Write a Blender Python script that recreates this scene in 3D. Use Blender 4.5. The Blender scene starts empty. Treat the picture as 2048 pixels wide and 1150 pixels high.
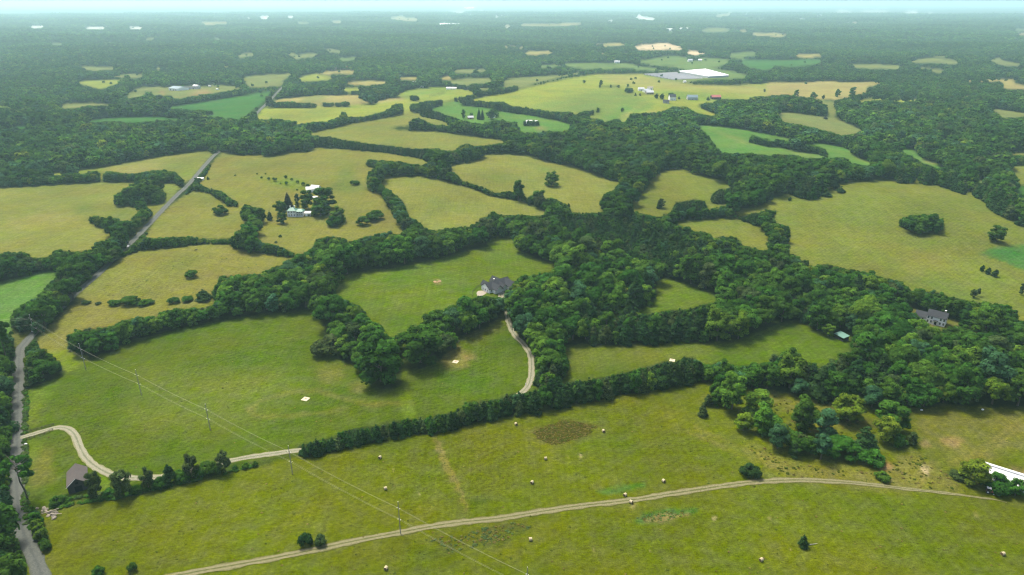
import bpy, bmesh, math, random
import numpy as np
from mathutils import Vector, Matrix

random.seed(7)
RNG = np.random.default_rng(11)
scene = bpy.context.scene

# ------------------------------------------------------------------ camera
W, H = 2048.0, 1150.0
FOC = 1365.0
CAMH = 200.0
PITCH = math.atan((575.0 - 2.0) / FOC)
cam_data = bpy.data.cameras.new('camera')
cam_data.sensor_width = 36.0
cam_data.lens = 36.0 * FOC / W
cam_data.clip_start = 1.0
cam_data.clip_end = 80000.0
cam = bpy.data.objects.new('camera', cam_data)
cam.location = (0, 0, CAMH)
cam.rotation_euler = (math.pi / 2 - PITCH, 0, 0)
scene.collection.objects.link(cam)
scene.camera = cam

# ------------------------------------------------------------------ sky, sun, exposure
SUN_EL, SUN_AZ = math.radians(62), math.radians(-36)      # azimuth measured from +Y, negative to the left
world = bpy.data.worlds.new('World')
scene.world = world
world.use_nodes = True
wn = world.node_tree.nodes
wl = world.node_tree.links
bg = wn['Background']
sky = wn.new('ShaderNodeTexSky')
sky.sky_type = 'NISHITA'
sky.sun_disc = False
sky.sun_elevation = SUN_EL
sky.sun_rotation = SUN_AZ
sky.altitude = 200
sky.air_density = 1.0
sky.dust_density = 7.0
sky.ozone_density = 1.0
wl.new(sky.outputs['Color'], bg.inputs['Color'])
bg.inputs['Strength'].default_value = 0.125
sd = bpy.data.lights.new('sun', 'SUN')
sd.energy = 2.5
sd.angle = math.radians(12)
sd.color = (1.0, 0.95, 0.86)
sun = bpy.data.objects.new('sun', sd)
sdir = Vector((math.sin(SUN_AZ) * math.cos(SUN_EL), math.cos(SUN_AZ) * math.cos(SUN_EL), math.sin(SUN_EL)))
sun.rotation_euler = sdir.to_track_quat('Z', 'Y').to_euler()
sun.location = sdir * 1000
scene.collection.objects.link(sun)
scene.view_settings.view_transform = 'Standard'
scene.view_settings.look = 'None'
scene.view_settings.gamma = 1
scene.view_settings.exposure = 1.17
scene.cycles.max_bounces = 5
scene.cycles.diffuse_bounces = 3
scene.cycles.glossy_bounces = 2
scene.cycles.transmission_bounces = 3
scene.cycles.volume_bounces = 1
scene.cycles.transparent_max_bounces = 4
scene.cycles.filter_width = 1.2
scene.cycles.use_denoising = True

# ------------------------------------------------------------------ land form and projection
cp, sp = math.cos(PITCH), math.sin(PITCH)

def plane_xy(px, py, z=0.0):
    a = (np.asarray(px, float) - W / 2) / FOC
    b = (H / 2 - np.asarray(py, float)) / FOC
    dz = np.minimum(-sp + b * cp, -1e-3)
    dy = cp + b * sp
    t = (z - CAMH) / dz
    return a * t, dy * t

HILLS = []
for _x, _y, _a, _s in ((1750, 405, 10, 130), (300, 535, 6, 62), (985, 352, 6, 85), (860, 395, 4, 80),
                       (640, 330, 5, 130), (120, 430, 3, 90), (1450, 300, 5, 110), (760, 570, 2.5, 60),
                       (1180, 195, 9, 260), (830, 270, 6, 120), (1330, 380, 4, 70)):
    _px, _py = plane_xy(_x, _y)
    HILLS.append((float(_px), float(_py), _a * 1.45, _s))

def height(x, y):
    x = np.asarray(x, float)
    y = np.asarray(y, float)
    d = np.sqrt(x * x + y * y)
    amp = np.clip((d - 120) / 900.0, 0, 1)
    h = amp * 2.2 * (np.sin(x / 97 + 1.3 + y / 210) * np.cos(y / 121 - 0.6) + 0.6 * np.sin(x / 61 - y / 83 + 2.1))
    amp2 = np.clip((d - 900) / 3000.0, 0, 1)
    h = h + amp2 * 7.0 * (np.sin(x / 310 + 0.4) * np.cos(y / 270 + 1.0) + 0.5 * np.sin(x / 170 + y / 230))
    for hx, hy, a, s in HILLS:
        h = h + a * np.exp(-((x - hx) ** 2 + (y - hy) ** 2) / (2 * s * s))
    return h

def ground(px, py):
    """point of the land seen at a place in the photograph"""
    z = np.zeros(np.shape(px))
    for _ in range(14):
        x, y = plane_xy(px, py, z)
        z = 0.5 * z + 0.5 * height(x, y)
    x, y = plane_xy(px, py, z)
    return x, y, height(x, y)

def project(x, y, z):
    yc = y * cp - (z - CAMH) * sp
    zc = y * sp + (z - CAMH) * cp
    yc = np.maximum(yc, 1.0)
    return W / 2 + FOC * x / yc, H / 2 - FOC * zc / yc, yc

def G(px, py):
    x, y, z = ground(np.array([px]), np.array([py]))
    return Vector((float(x[0]), float(y[0]), float(z[0])))

# ------------------------------------------------------------------ small helpers
def link(o):
    scene.collection.objects.link(o)
    return o

def node_mat(name):
    m = bpy.data.materials.new(name)
    m.use_nodes = True
    return m, m.node_tree.nodes, m.node_tree.links, m.node_tree.nodes['Principled BSDF']

def simple_mat(name, col, rough=0.7, var=0.12, scale=0.8, spec=0.3, metallic=0.0, col2=None):
    m, n, l, b = node_mat(name)
    tc = n.new('ShaderNodeTexCoord')
    no = n.new('ShaderNodeTexNoise')
    no.inputs['Scale'].default_value = scale
    no.inputs['Detail'].default_value = 5
    l.new(tc.outputs['Object'], no.inputs['Vector'])
    mx = n.new('ShaderNodeMixRGB')
    c2 = col2 if col2 else tuple(c * (1 - 2.5 * var) for c in col)
    mx.inputs[1].default_value = (*c2, 1)
    mx.inputs[2].default_value = (*[min(1, c * (1 + var)) for c in col], 1)
    l.new(no.outputs['Fac'], mx.inputs[0])
    l.new(mx.outputs[0], b.inputs['Base Color'])
    b.inputs['Roughness'].default_value = rough
    b.inputs['Metallic'].default_value = metallic
    b.inputs['Specular IOR Level'].default_value = spec
    return m

def mesh_obj(name, verts, faces, mat, parent=None, smooth=False):
    me = bpy.data.meshes.new(name)
    me.from_pydata([tuple(v) for v in verts], [], faces)
    me.update()
    if mat:
        me.materials.append(mat)
    if smooth:
        me.shade_smooth()
    o = bpy.data.objects.new(name, me)
    link(o)
    if parent:
        o.parent = parent
    return o

def tag(o, label=None, cat=None, group=None, kind=None):
    if label: o['label'] = label
    if cat: o['category'] = cat
    if group: o['group'] = group
    if kind: o['kind'] = kind
    return o

def empty(name, loc, rz=0.0, label=None, cat=None, group=None):
    o = bpy.data.objects.new(name, None)
    o.empty_display_size = 1
    o.location = loc
    o.rotation_euler = (0, 0, rz)
    link(o)
    return tag(o, label, cat, group)

class MB:
    """collects shapes for one mesh"""
    def __init__(s):
        s.v, s.f = [], []
    def add(s, vs, fs):
        k = len(s.v)
        s.v += [tuple(v) for v in vs]
        s.f += [tuple(i + k for i in f) for f in fs]
        return s
    def box(s, x0, x1, y0, y1, z0, z1):
        vs = [(x0, y0, z0), (x1, y0, z0), (x1, y1, z0), (x0, y1, z0), (x0, y0, z1), (x1, y0, z1), (x1, y1, z1), (x0, y1, z1)]
        return s.add(vs, [(0, 3, 2, 1), (4, 5, 6, 7), (0, 1, 5, 4), (1, 2, 6, 5), (2, 3, 7, 6), (3, 0, 4, 7)])
    def tube(s, pts, rad, n=6, caps=True):
        pts = [Vector(p) for p in pts]
        rs = rad if hasattr(rad, '__len__') else [rad] * len(pts)
        k = len(s.v)
        for i, p in enumerate(pts):
            d = (pts[min(i + 1, len(pts) - 1)] - pts[max(i - 1, 0)]).normalized()
            a = d.cross(Vector((0, 0, 1)))
            if a.length < 1e-3: a = Vector((1, 0, 0))
            a.normalize()
            b = d.cross(a)
            for j in range(n):
                t = 2 * math.pi * j / n
                s.v.append(tuple(p + (a * math.cos(t) + b * math.sin(t)) * rs[i]))
        for i in range(len(pts) - 1):
            for j in range(n):
                s.f.append((k + i * n + j, k + i * n + (j + 1) % n, k + (i + 1) * n + (j + 1) % n, k + (i + 1) * n + j))
        if caps:
            s.f.append(tuple(k + j for j in range(n))[::-1])
            e = k + (len(pts) - 1) * n
            s.f.append(tuple(e + j for j in range(n)))
        return s
    def build(s, name, mat, parent=None, smooth=False):
        return mesh_obj(name, s.v, s.f, mat, parent, smooth)

# ------------------------------------------------------------------ survey of the land: outlines read off the photograph
def Q(r, c, pts):
    return [(c * 512 + x / 3.992, (0, 280, 560, 840)[r] + y / 3.992) for x, y in pts]

def hedge(pts, h):
    """strip of bushes whose feet run along pts and that stands h pixels tall"""
    hs = h if hasattr(h, '__len__') else [h] * len(pts)
    return [(x, y + 1.0) for x, y in pts] + [(x, y - k) for (x, y), k in list(zip(pts, hs))[::-1]]

# colours of the ground (albedo)
COL = dict(
    hay=(0.059, 0.075, 0.0025), hayleft=(0.044, 0.069, 0.003), inner=(0.058, 0.088, 0.005), pasture=(0.103, 0.113, 0.020),
    tan=(0.103, 0.106, 0.018), olive=(0.084, 0.100, 0.014), lime=(0.075, 0.115, 0.005), crop=(0.028, 0.084, 0.013),
    cropb=(0.055, 0.115, 0.018), yellow=(0.135, 0.160, 0.020), straw=(0.170, 0.150, 0.045), sand=(0.33, 0.26, 0.15),
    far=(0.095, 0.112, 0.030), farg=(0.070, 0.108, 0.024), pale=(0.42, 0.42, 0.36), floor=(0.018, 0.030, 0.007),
    dry=(0.135, 0.108, 0.030), soil=(0.185, 0.115, 0.050), weed=(0.050, 0.044, 0.004), rough=(0.070, 0.074, 0.013), dark=(0.030, 0.050, 0.008),
)
CLEAR = [
 ('hay', [(30,1150),(75,1085),(60,1030),(100,1010),(175,995),(245,985),(330,972),(400,955),(480,932),(592,910),(620,915),(700,893),(830,868),(870,866),(990,838),(1120,815),(1240,790),(1340,775),(1400,762),(1425,765),(1480,775),(1536,780),(1600,793),(1680,805),(1748,817),(1824,818),(1886,808),(1974,813),(2049,814),(2049,1151),(30,1151)]),
 ('hayleft', [(46,1000),(46,835),(48,780),(75,770),(120,753),(155,733),(190,715),(260,683),(333,663),(426,645),(512,630),(605,619),(632,613),(647,653),(662,672),(680,708),(682,723),(712,730),(725,750),(737,773),(760,782),(803,772),(800,738),(823,742),(875,723),(903,700),(907,685),(928,672),(948,663),(978,653),(1008,622),(1022,640),(1040,672),(1065,690),(1062,720),(1068,768),(1075,772),(1110,768),(1130,755),(1139,735),(1125,700),(1119,690),
   (1184,690),(1199,691),(1307,687),(1350,683),(1437,685),(1470,683),(1500,670),(1536,655),(1573,643),(1619,638),(1622,658),(1646,665),(1684,664),(1709,668),(1701,683),(1699,703),(1686,710),(1659,728),(1639,735),(1619,725),(1598,720),(1596,705),(1584,698),(1566,708),(1549,713),(1536,727),(1525,738),(1507,730),(1487,733),(1470,733),(1437,723),(1417,733),(1410,733),(1395,720),(1372,713),(1352,723),(1325,725),
   (1310,730),(1250,745),(1184,760),(1132,765),(1099,775),(1056,783),(1024,788),(988,800),(943,805),(913,820),(875,830),(860,836),(810,838),(750,852),(730,855),(687,860),(667,875),(620,882),(597,890),(592,912),(400,960),(245,990),(100,1015),(60,1035)]),
 ('inner', [(662,583),(667,595),(697,605),(712,610),(730,625),(737,640),(757,650),(770,665),(776,677),(803,670),(833,655),(855,640),(863,625),(898,617),(918,605),(948,597),(965,594),(990,594),(1012,594),(1022,575),(1032,563),(1049,555),(1084,548),(1107,543),(1112,527),(1089,523),(1057,510),(1034,498),(1027,480),(1023,470),(1000,475),(978,478),(975,495),(938,500),(868,520),(795,533),(737,543),(677,550),(672,568)]),
 ('inner', [(1314,560),(1312,588),(1307,608),(1289,616),(1272,620),(1199,630),(1174,632),(1179,638),(1232,635),(1262,628),(1292,629),(1324,623),(1365,619),(1390,615),(1407,609),(1435,607),(1447,595),(1415,583),(1370,568),(1340,557),(1317,553)]),
 ('tan', [(250,513),(278,500),(343,495),(391,489),(461,488),(476,498),(520,505),(592,516),(562,530),(517,550),(496,550),(436,555),(435,568),(423,585),(426,601),(436,601),(413,618),(363,618),(323,625),(313,635),(250,640),(225,653),(188,658),(150,663),(135,675),(133,698),(180,713),(173,725),(145,740),(130,748),(125,733),(108,715),(80,707),(73,680),(83,665),(115,640),(128,620),(150,610),(155,593),(175,563),(200,546),(245,515)]),
 ('tan', [(288,480),(308,440),(351,403),(383,383),(391,373),(401,363),(431,318),(446,303),(476,310),(512,308),(550,313),(575,305),(612,305),(632,295),(652,295),(700,299),(768,305),(820,313),(863,320),(848,333),(800,325),(737,320),(730,330),(760,340),(737,346),(735,355),(734,380),(757,385),(773,403),(788,430),(808,460),(810,470),(762,470),(727,475),(710,485),(687,483),(672,473),(637,478),(622,500),(595,517),(587,505),(545,490),(527,485),(505,478),(480,460),(466,475),(426,478),(386,475),(351,475),(300,478)]),
 ('pasture', [(-2,376),(125,368),(200,364),(273,363),(351,366),(361,373),(346,398),(308,435),(285,462),(265,480),(250,492),(235,500),(223,478),(190,485),(188,500),(150,505),(113,500),(100,515),(60,520),(58,508),(38,505),(-2,508)]),
 ('pasture', [(-2,358),(25,355),(125,343),(205,334),(276,320),(351,307),(421,300),(426,307),(383,358),(371,365),(358,353),(351,344),(311,341),(273,349),(245,348),(220,343),(207,346),(205,360),(201,360),(200,344),(183,343),(165,350),(128,346),(123,353),(93,353),(73,355),(48,355),(15,360),(-2,361)]),
 ('cropb', [(-2,567),(75,545),(118,540),(115,555),(98,567),(93,575),(80,593),(53,608),(23,628),(21,655),(30,668),(-2,668)]),
 ('rough', [(22,660),(48,668),(62,655),(72,662),(50,700),(30,700)]),
 # far left
 ('crop', Q(0,0,[(-8,1015),(330,1000),(340,1012),(200,1030),(-8,1032)])),
 ('crop', Q(0,0,[(620,975),(850,940),(1200,930),(1440,945),(1450,965),(1250,970),(1050,985),(900,970),(700,985)])),
 ('crop', Q(0,0,[(1270,865),(1500,830),(1750,790),(2044,745),(2170,725),(2130,780),(2090,830),(2040,860),(2000,900),(1920,960),(1800,950),(1680,935),(1590,930),(1700,910),(1690,890),(1600,880),(1560,890),(1500,880),(1400,870)])),
 ('far', Q(0,0,[(1000,795),(1030,740),(1100,700),(1280,685),(1300,700),(1370,690),(1600,685),(1780,680),(1900,690),(1965,703),(1700,750),(1500,775),(1440,795),(1380,790),(1370,770),(1280,765),(1200,770),(1100,780)])),
 ('far', Q(0,0,[(480,835),(560,820),(750,818),(900,830),(920,850),(700,850),(600,870),(510,875),(490,890)])),
 ('yellow', Q(0,0,[(590,650),(700,640),(980,642),(990,650),(900,680),(850,700),(790,712),(750,695),(680,680)])),
 ('far', Q(0,0,[(880,612),(960,595),(1050,588),(1160,590),(1170,605),(1100,620),(1000,618)])),
 ('far', Q(0,0,[(560,535),(700,530),(950,535),(940,550),(880,560),(740,565),(650,550)])),
 ('far', Q(0,0,[(1240,540),(1340,528),(1350,545),(1250,560)])),
 ('far', Q(0,0,[(1670,540),(1800,522),(1890,522),(1850,535),(1700,548)])),
 ('far', Q(0,0,[(1900,435),(1960,425),(2035,425),(2020,445),(1960,455),(1945,470),(1910,455)])),
 ('far', Q(0,0,[(1920,630),(1960,610),(2044,598),(2330,585),(2310,610),(2270,640),(2260,680),(2170,690),(2060,692),(1960,690),(1970,660)])),
 ('lime', Q(0,0,[(-8,840),(110,845),(80,868),(-8,862)])),
 ('far', Q(0,0,[(1130,310),(1200,302),(1270,308),(1200,320)])),
 ('pale', Q(0,0,[(250,210),(380,212),(380,220),(250,220)])), ('pale', Q(0,0,[(680,219),(880,216),(870,226),(730,231),(680,229)])),
 ('pale', Q(0,0,[(1030,219),(1220,220),(1220,228),(1030,228)])), ('pale', Q(0,0,[(1390,221),(1520,221),(1520,229),(1390,229)])),
 ('straw', Q(0,0,[(1620,180),(1700,172),(1860,182),(1780,192),(1640,200)])), ('pale', Q(0,0,[(1920,145),(2000,143),(2000,153),(1930,155)])),
 ('pale', Q(0,1,[(30,132),(100,128),(130,145),(40,152)])), ('pale', Q(0,1,[(250,132),(300,128),(300,146),(255,146)])),
 ('far', Q(0,1,[(325,172),(430,172),(425,192),(340,192)])),
 # upper middle
 ('yellow', Q(0,1,[(305,650),(380,600),(470,590),(560,610),(640,625),(540,640),(430,650)])),
 ('straw', Q(0,1,[(470,585),(560,570),(650,560),(720,555),(820,575),(790,590),(650,590),(560,600)])),
 ('farg', Q(0,1,[(645,470),(740,460),(960,445),(965,460),(820,470),(740,485),(680,490)])),
 ('far', Q(0,1,[(230,425),(300,420),(330,440),(400,425),(470,425),(540,440),(400,460),(320,475),(290,450)])),
 ('far', Q(0,1,[(510,395),(600,392),(660,400),(700,425),(680,435),(620,415),(560,410)])),
 ('straw', Q(0,1,[(690,660),(760,650),(900,642),(1100,645),(1090,665),(960,680),(880,685),(780,675)])),
 ('yellow', Q(0,1,[(660,705),(750,700),(840,708),(830,725),(720,735),(680,720)])),
 ('yellow', Q(0,1,[(555,705),(610,700),(600,720),(560,720)])),
 ('straw', Q(0,1,[(130,820),(170,790),(400,765),(600,755),(830,760),(830,790),(900,805),(1010,800),(1020,785),(1180,785),(1200,800),(1100,830),(900,845),(500,850),(100,850)])),
 ('yellow', Q(0,1,[(-20,955),(0,935),(90,845),(380,850),(500,850),(800,840),(1000,820),(1200,800),(1180,785),(1110,765),(1190,720),(1300,700),(1530,695),(1700,720),(1760,745),(1700,790),(1480,835),(1330,875),(1250,895),(1180,905),(1030,940),(800,985),(650,1010),(450,1060),(330,1065),(300,975),(200,960)])),
 ('pasture', Q(0,1,[(350,1078),(600,1020),(900,960),(1180,900),(1260,895),(1340,905),(1420,945),(1500,965),(1600,1015),(1560,1030),(1420,1000),(1300,950),(1240,960),(1230,1000),(1130,1010),(1060,1030),(1130,1035),(1250,1045),(1450,1050),(1600,1060),(1800,1090),(1960,1110),(2040,1130)]) + Q(1,1,[(2040,20),(1880,40),(1800,50),(1740,60),(1690,30),(1650,40),(1590,90),(1500,90),(1460,75),(1250,70),(1040,45),(900,30),(720,5),(600,-20)])),
 ('far', Q(0,1,[(1530,690),(1560,640),(1700,620),(1860,620),(1900,655),(1740,680),(1720,690),(1600,695)])),
 ('far', Q(0,1,[(1980,640),(2044,622),(2210,610),(2380,600),(2590,572),(2590,592),(2440,622),(2240,668),(2100,705),(1980,715),(1900,735),(1790,725),(1760,705),(1960,700)])),
 ('far', Q(0,1,[(1570,560),(1700,548),(1840,555),(1840,575),(1700,580),(1590,580)])), ('straw', Q(0,1,[(1450,615),(1560,605),(1560,640),(1470,640)])),
 ('straw', Q(0,1,[(1130,615),(1290,612),(1290,635),(1150,635)])),
 # the pale field, its sunlit brightness partly put into the colour, and its neighbours
 ('cropb', Q(0,1,[(1380,875),(1500,830),(1660,795),(1700,790),(2044,840),(2044,900),(2244,925),(2424,965),(2514,990),(2534,1020),(2474,1050),(2244,1060),(2114,1070),(2104,1040),(2074,1010),(2044,1000),(1840,1010),(1700,1040),(1590,1000),(1500,960),(1460,945),(1400,900)])),
 ('yellow', Q(0,2,[(-360,800),(-210,762),(0,725),(170,685),(400,630),(650,595),(850,590),(1040,590),(1060,600),(1200,640),(1350,660),(1450,675),(1700,680),(2052,665),(2052,772),(1930,775),(1890,800),(1640,800),(1620,820),(1500,830),(1480,850),(1600,900),(1680,930),(1560,925),(1450,895),(1380,850),(1340,860),(1290,850),(1260,870),(1240,880),(1150,905),(940,910),(930,950),(920,970),(870,980),(860,950),(760,970),(740,985),(690,950),(600,945),(590,920),(300,905),(200,910),(0,880),(-80,860),(-180,850),(-360,830)])),
 ('farg', Q(0,2,[(130,530),(250,520),(520,500),(850,500),(960,510),(1020,530),(1200,550),(1310,560),(1300,570),(1100,570),(1080,560),(990,560),(900,540),(840,550),(740,570),(730,550),(690,540),(640,550),(560,550),(430,530),(410,520),(300,545),(240,540)])),
 ('farg', Q(0,2,[(950,490),(1100,470),(1200,450),(1300,448),(1500,460),(1600,465),(1720,470),(1740,490),(1660,530),(1630,540),(1560,560),(1380,560),(1370,545),(1150,520),(1050,510)])),
 ('crop', Q(0,2,[(1840,480),(2044,475),(2600,478),(2590,490),(2450,495),(2400,515),(2250,535),(2150,530),(2090,520),(2074,550),(2044,562),(1900,540),(1840,520)])),
 ('sand', Q(0,2,[(970,370),(1050,350),(1240,343),(1330,370),(1380,393),(1200,403),(1000,402)])),
 ('straw', Q(0,2,[(640,355),(760,345),(910,346),(920,360),(750,372),(680,368)])),
 ('straw', Q(0,2,[(100,420),(130,408),(320,410),(330,425),(220,435),(110,437)])),
 ('straw', Q(0,2,[(-60,365),(90,375),(100,388),(-50,385)])), ('straw', Q(0,2,[(680,420),(760,412),(770,425),(690,432)])),
 ('farg', Q(0,2,[(870,425),(960,420),(1000,425),(920,440),(880,440)])), ('sand', Q(0,2,[(1400,410),(1410,395),(1430,408),(1530,415),(1560,430),(1450,438),(1390,430)])),
 ('farg', Q(0,2,[(1730,420),(1940,418),(1945,445),(1860,450),(1850,470),(1740,465)])),
 ('far', Q(0,2,[(1500,245),(1560,225),(1700,225),(1760,240),(1680,258),(1520,252)])), ('straw', Q(0,2,[(1780,240),(1850,235),(1890,250),(1840,255)])),
 ('straw', Q(0,2,[(1840,275),(1940,265),(2044,267),(2190,268),(2195,285),(2150,298),(2044,290),(1960,285)])), ('far', Q(0,3,[(280,270),(330,270),(320,285)])),
 ('straw', Q(0,2,[(1610,130),(1680,110),(1760,105),(1720,125),(1650,135)])),
 ('pale', Q(0,2,[(960,130),(1010,122),(1020,110),(1030,130),(1100,142),(1170,155),(1080,158),(1010,148)])),
 ('straw', Q(0,2,[(0,195),(300,190),(560,183),(565,192),(420,208),(230,205),(0,203)])), ('pale', Q(0,2,[(760,165),(810,163),(800,175),(760,180)])),
 ('pale', Q(0,3,[(555,180),(700,180),(710,188),(590,192),(555,190)])), ('pale', Q(0,3,[(380,118),(440,118),(430,126),(390,126)])),
 ('pale', Q(0,3,[(1090,95),(1150,88),(1195,88),(1180,104),(1110,105)])), ('pale', Q(0,3,[(740,88),(960,86),(960,95),(740,96)])), ('pale', Q(0,3,[(550,90),(650,86),(650,94),(555,97)])),
 ('straw', Q(0,3,[(1985,262),(2052,262),(2052,280),(2000,280)])),
 ('pale', Q(0,1,[(1655,62),(1745,58),(1740,70),(1670,75)])), ('straw', Q(0,1,[(1040,132),(1130,132),(1180,125),(1190,140),(1300,150),(1280,165),(1180,165),(1080,150)])), ('pale', Q(0,1,[(1900,128),(2020,126),(2020,136),(1920,140)])),
 ('pale', [(905,23.0),(917,21.8),(929,23.0),(915,24.2)]), ('pale', [(955,20.0),(962,18.8),(969,20.0),(961,21.2)]), ('pale', [(930,29.0),(938,27.6),(946,29.0),(937,30.4)]), ('straw', [(905,24.5),(920,23.5),(935,24.5),(918,25.5)]), ('straw', [(640,44.0),(675,42.6),(710,44.0),(671,45.4)]), ('pale', [(690,56.0),(693,54.6),(696,56.0),(692,57.4)]), ('farg', [(970,85.0),(981,83.2),(992,85.0),(979,86.8)]), ('straw', [(1005,52.0),(1015,50.2),(1025,52.0),(1014,53.8)]), ('pale', [(1010,55.0),(1017,53.8),(1024,55.0),(1016,56.2)]), ('pale', [(1028,26.0),(1033,24.8),(1038,26.0),(1032,27.2)]), ('straw', [(1425,22.0),(1432,20.8),(1439,22.0),(1431,23.2)]), ('pale', [(1486,28.0),(1493,26.8),(1500,28.0),(1492,29.2)]), ('straw', [(1492,37.0),(1511,35.6),(1530,37.0),(1509,38.4)]), ('pale', [(1478,38.5),(1483,37.5),(1488,38.5),(1482,39.5)]), ('pale', [(1676,23.0),(1689,21.9),(1702,23.0),(1687,24.1)]), ('pale', [(1722,22.5),(1742,21.2),(1762,22.5),(1740,23.8)]), ('pale', [(1748,22.0),(1754,20.6),(1760,22.0),(1753,23.4)]), ('pale', [(1850,26.0),(1860,24.8),(1870,26.0),(1859,27.2)]), ('pale', [(1536,35.0),(1544,33.9),(1552,35.0),(1543,36.1)]), ('pale', [(1598,39.0),(1604,37.8),(1610,39.0),(1603,40.2)]), ('straw', [(1690,46.0),(1710,44.8),(1730,46.0),(1708,47.2)]), ('pale', [(1680,18.5),(1684,17.3),(1688,18.5),(1683,19.7)]), ('farg', [(1330,64.0),(1342,62.2),(1354,64.0),(1340,65.8)]), ('pale', [(1356,58.0),(1360,56.2),(1364,58.0),(1359,59.8)]), ('pale', [(440,110.0),(442,107.6),(444,110.0),(441,112.4)]), ('pale', [(446,100.0),(447,98.2),(449,100.0),(447,101.8)]), ('farg', [(95,88.0),(115,85.6),(135,88.0),(113,90.4)]), ('farg', [(200,86.0),(215,83.6),(230,86.0),(213,88.4)]), ('farg', [(420,78.0),(435,76.2),(450,78.0),(433,79.8)]), ('straw', [(398,46.0),(405,44.8),(412,46.0),(404,47.2)]), ('farg', [(2020,60.0),(2040,57.6),(2060,60.0),(2038,62.4)]), ('far', [(1860,112.0),(1880,109.6),(1900,112.0),(1878,114.4)]), ('far', [(1980,118.0),(1995,115.6),(2010,118.0),(1993,120.4)]), ('farg', [(1700,118.0),(1715,116.2),(1730,118.0),(1713,119.8)]),
 ('farg', Q(0,2,[(1030,596),(1320,575),(1330,556),(1560,545),(1720,560),(1900,605),(1870,618),(1750,628),(1480,642),(1390,655),(1300,660),(1180,640)])),
 # upper right
 ('straw', Q(0,3,[(-8,655),(440,650),(930,653),(860,680),(800,690),(780,740),(640,780),(560,800),(470,790),(430,790),(350,785),(250,775),(140,760),(-8,770)])),
 ('far', Q(0,3,[(350,790),(430,800),(530,815),(540,860),(560,880),(520,930),(760,1040),(770,1055),(590,1090),(500,1060),(300,1010),(120,980),(60,890),(250,900),(470,930),(480,900),(470,860),(400,810)])),
 ('yellow', Q(0,3,[(680,840),(720,800),(830,780),(1000,790),(1210,790),(1180,815),(1050,820),(950,800),(840,810),(720,830)])),
 ('far', Q(0,3,[(1430,755),(1550,760),(1660,785),(1640,795),(1500,770)])), ('far', Q(0,3,[(1750,860),(1900,880),(2052,900),(2052,935),(1960,945),(1860,940),(1800,890)])),
 ('straw', Q(0,3,[(1470,655),(1600,640),(1800,632),(1980,632),(1970,670),(2052,680),(2052,715),(1870,705),(1870,670),(1840,645),(1780,655),(1640,650),(1520,660)])),
 ('far', Q(0,3,[(1090,490),(1250,465),(1320,458),(1440,470),(1520,490),(1500,515),(1400,505),(1200,505)])), ('far', Q(0,3,[(1140,570),(1220,545),(1380,550),(1410,570),(1480,580),(1350,585),(1290,570)])),
 ('far', Q(0,3,[(620,520),(700,510),(900,515),(1080,525),(1070,545),(900,555),(760,545),(640,535)])), ('far', Q(0,3,[(1700,475),(1800,470),(1900,490),(2052,515),(2000,525),(1900,530),(1780,490)])),
 ('straw', Q(0,3,[(210,435),(400,432),(460,455),(300,462),(230,455)])), ('far', Q(0,3,[(1830,575),(1950,570),(1970,580),(1880,590)])), ('farg', Q(0,3,[(1350,1080),(1500,1060),(1620,1055),(1600,1070),(1400,1090)])),
 ('cropb', Q(0,2,[(1455,995),(1560,998),(1800,1025),(2044,1070),(2174,1090),(2334,1150)]) + Q(1,3,[(380,15),(600,55),(655,75),(680,120),(800,170),(860,190),(810,215),(640,185),(620,145),(560,140),(480,160),(300,150),(200,120),(0,125)]) + Q(1,2,[(1850,112),(1690,115),(1640,80),(1600,20)]) + Q(0,2,[(1530,1060),(1460,1010)])),
 ('cropb', Q(1,3,[(960,75),(1150,70),(1190,110),(1250,160),(1340,180),(1350,200),(1460,250),(1430,265),(1370,240),(1250,200),(1180,160),(1080,110)])),
 ('farg', Q(1,3,[(1610,290),(1780,350),(1740,365),(1650,335)])), ('pasture', Q(1,3,[(1900,95),(2052,95),(2052,130),(1950,125),(1910,155)])),
 ('olive', Q(1,3,[(1930,205),(2052,200),(2052,360),(1990,350),(1985,300),(1940,250)])), ('crop', Q(1,3,[(1970,380),(2052,370),(2052,430),(1980,450)])),
 ('olive', Q(1,3,[(0,470),(220,430),(240,450),(410,410),(500,390),(510,355),(700,330),(1030,315),(1180,300),(1250,300),(1340,360),(1480,410),(1560,430),(1550,390),(1640,420),(1660,460),(1750,500),(1750,540),(1850,600),(2000,660),(2052,690)]) + [(2049,640)] + Q(2,3,[(2044,345),(1950,285),(1950,212),(1880,210),(1740,200),(1600,170),(1430,130),(1400,110),(1280,95),(1200,70),(1160,90),(1090,60),(1080,0)]) + Q(1,3,[(1080,1140),(950,1110),(800,1060),(600,1030),(480,1000),(400,1000),(340,1040),(320,970),(240,960),(220,920),(150,905),(160,780),(180,740),(160,690),(90,680),(40,640),(30,600),(70,580),(60,560)]) + Q(1,2,[(2040,570),(1980,580),(1900,590),(1850,612),(1800,600),(1800,560),(1980,530),(2044,500)])),
 ('olive', Q(1,2,[(1270,655),(1450,640),(1700,620),(1790,625),(1850,650),(1960,680),(2010,730),(2044,760),(2052,930),(1960,870),(1840,850),(1820,800),(1700,770),(1600,790),(1560,740),(1440,730),(1340,690),(1270,665)])),
 ('olive', Q(1,2,[(1340,225),(1500,280),(1740,350),(1750,370),(1740,400),(1660,390),(1590,440),(1590,500),(1740,510),(1650,540),(1570,560),(1540,490),(1460,475),(1380,490),(1300,500),(1280,580),(1180,620),(1100,610),(950,570),(970,480),(1060,400),(1120,310),(1130,280),(1200,245),(1300,240)])),
 ('olive', Q(1,2,[(1600,545),(1750,505),(1800,480),(1830,460),(1860,470),(1800,500),(1790,530),(1700,535)])),
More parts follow.
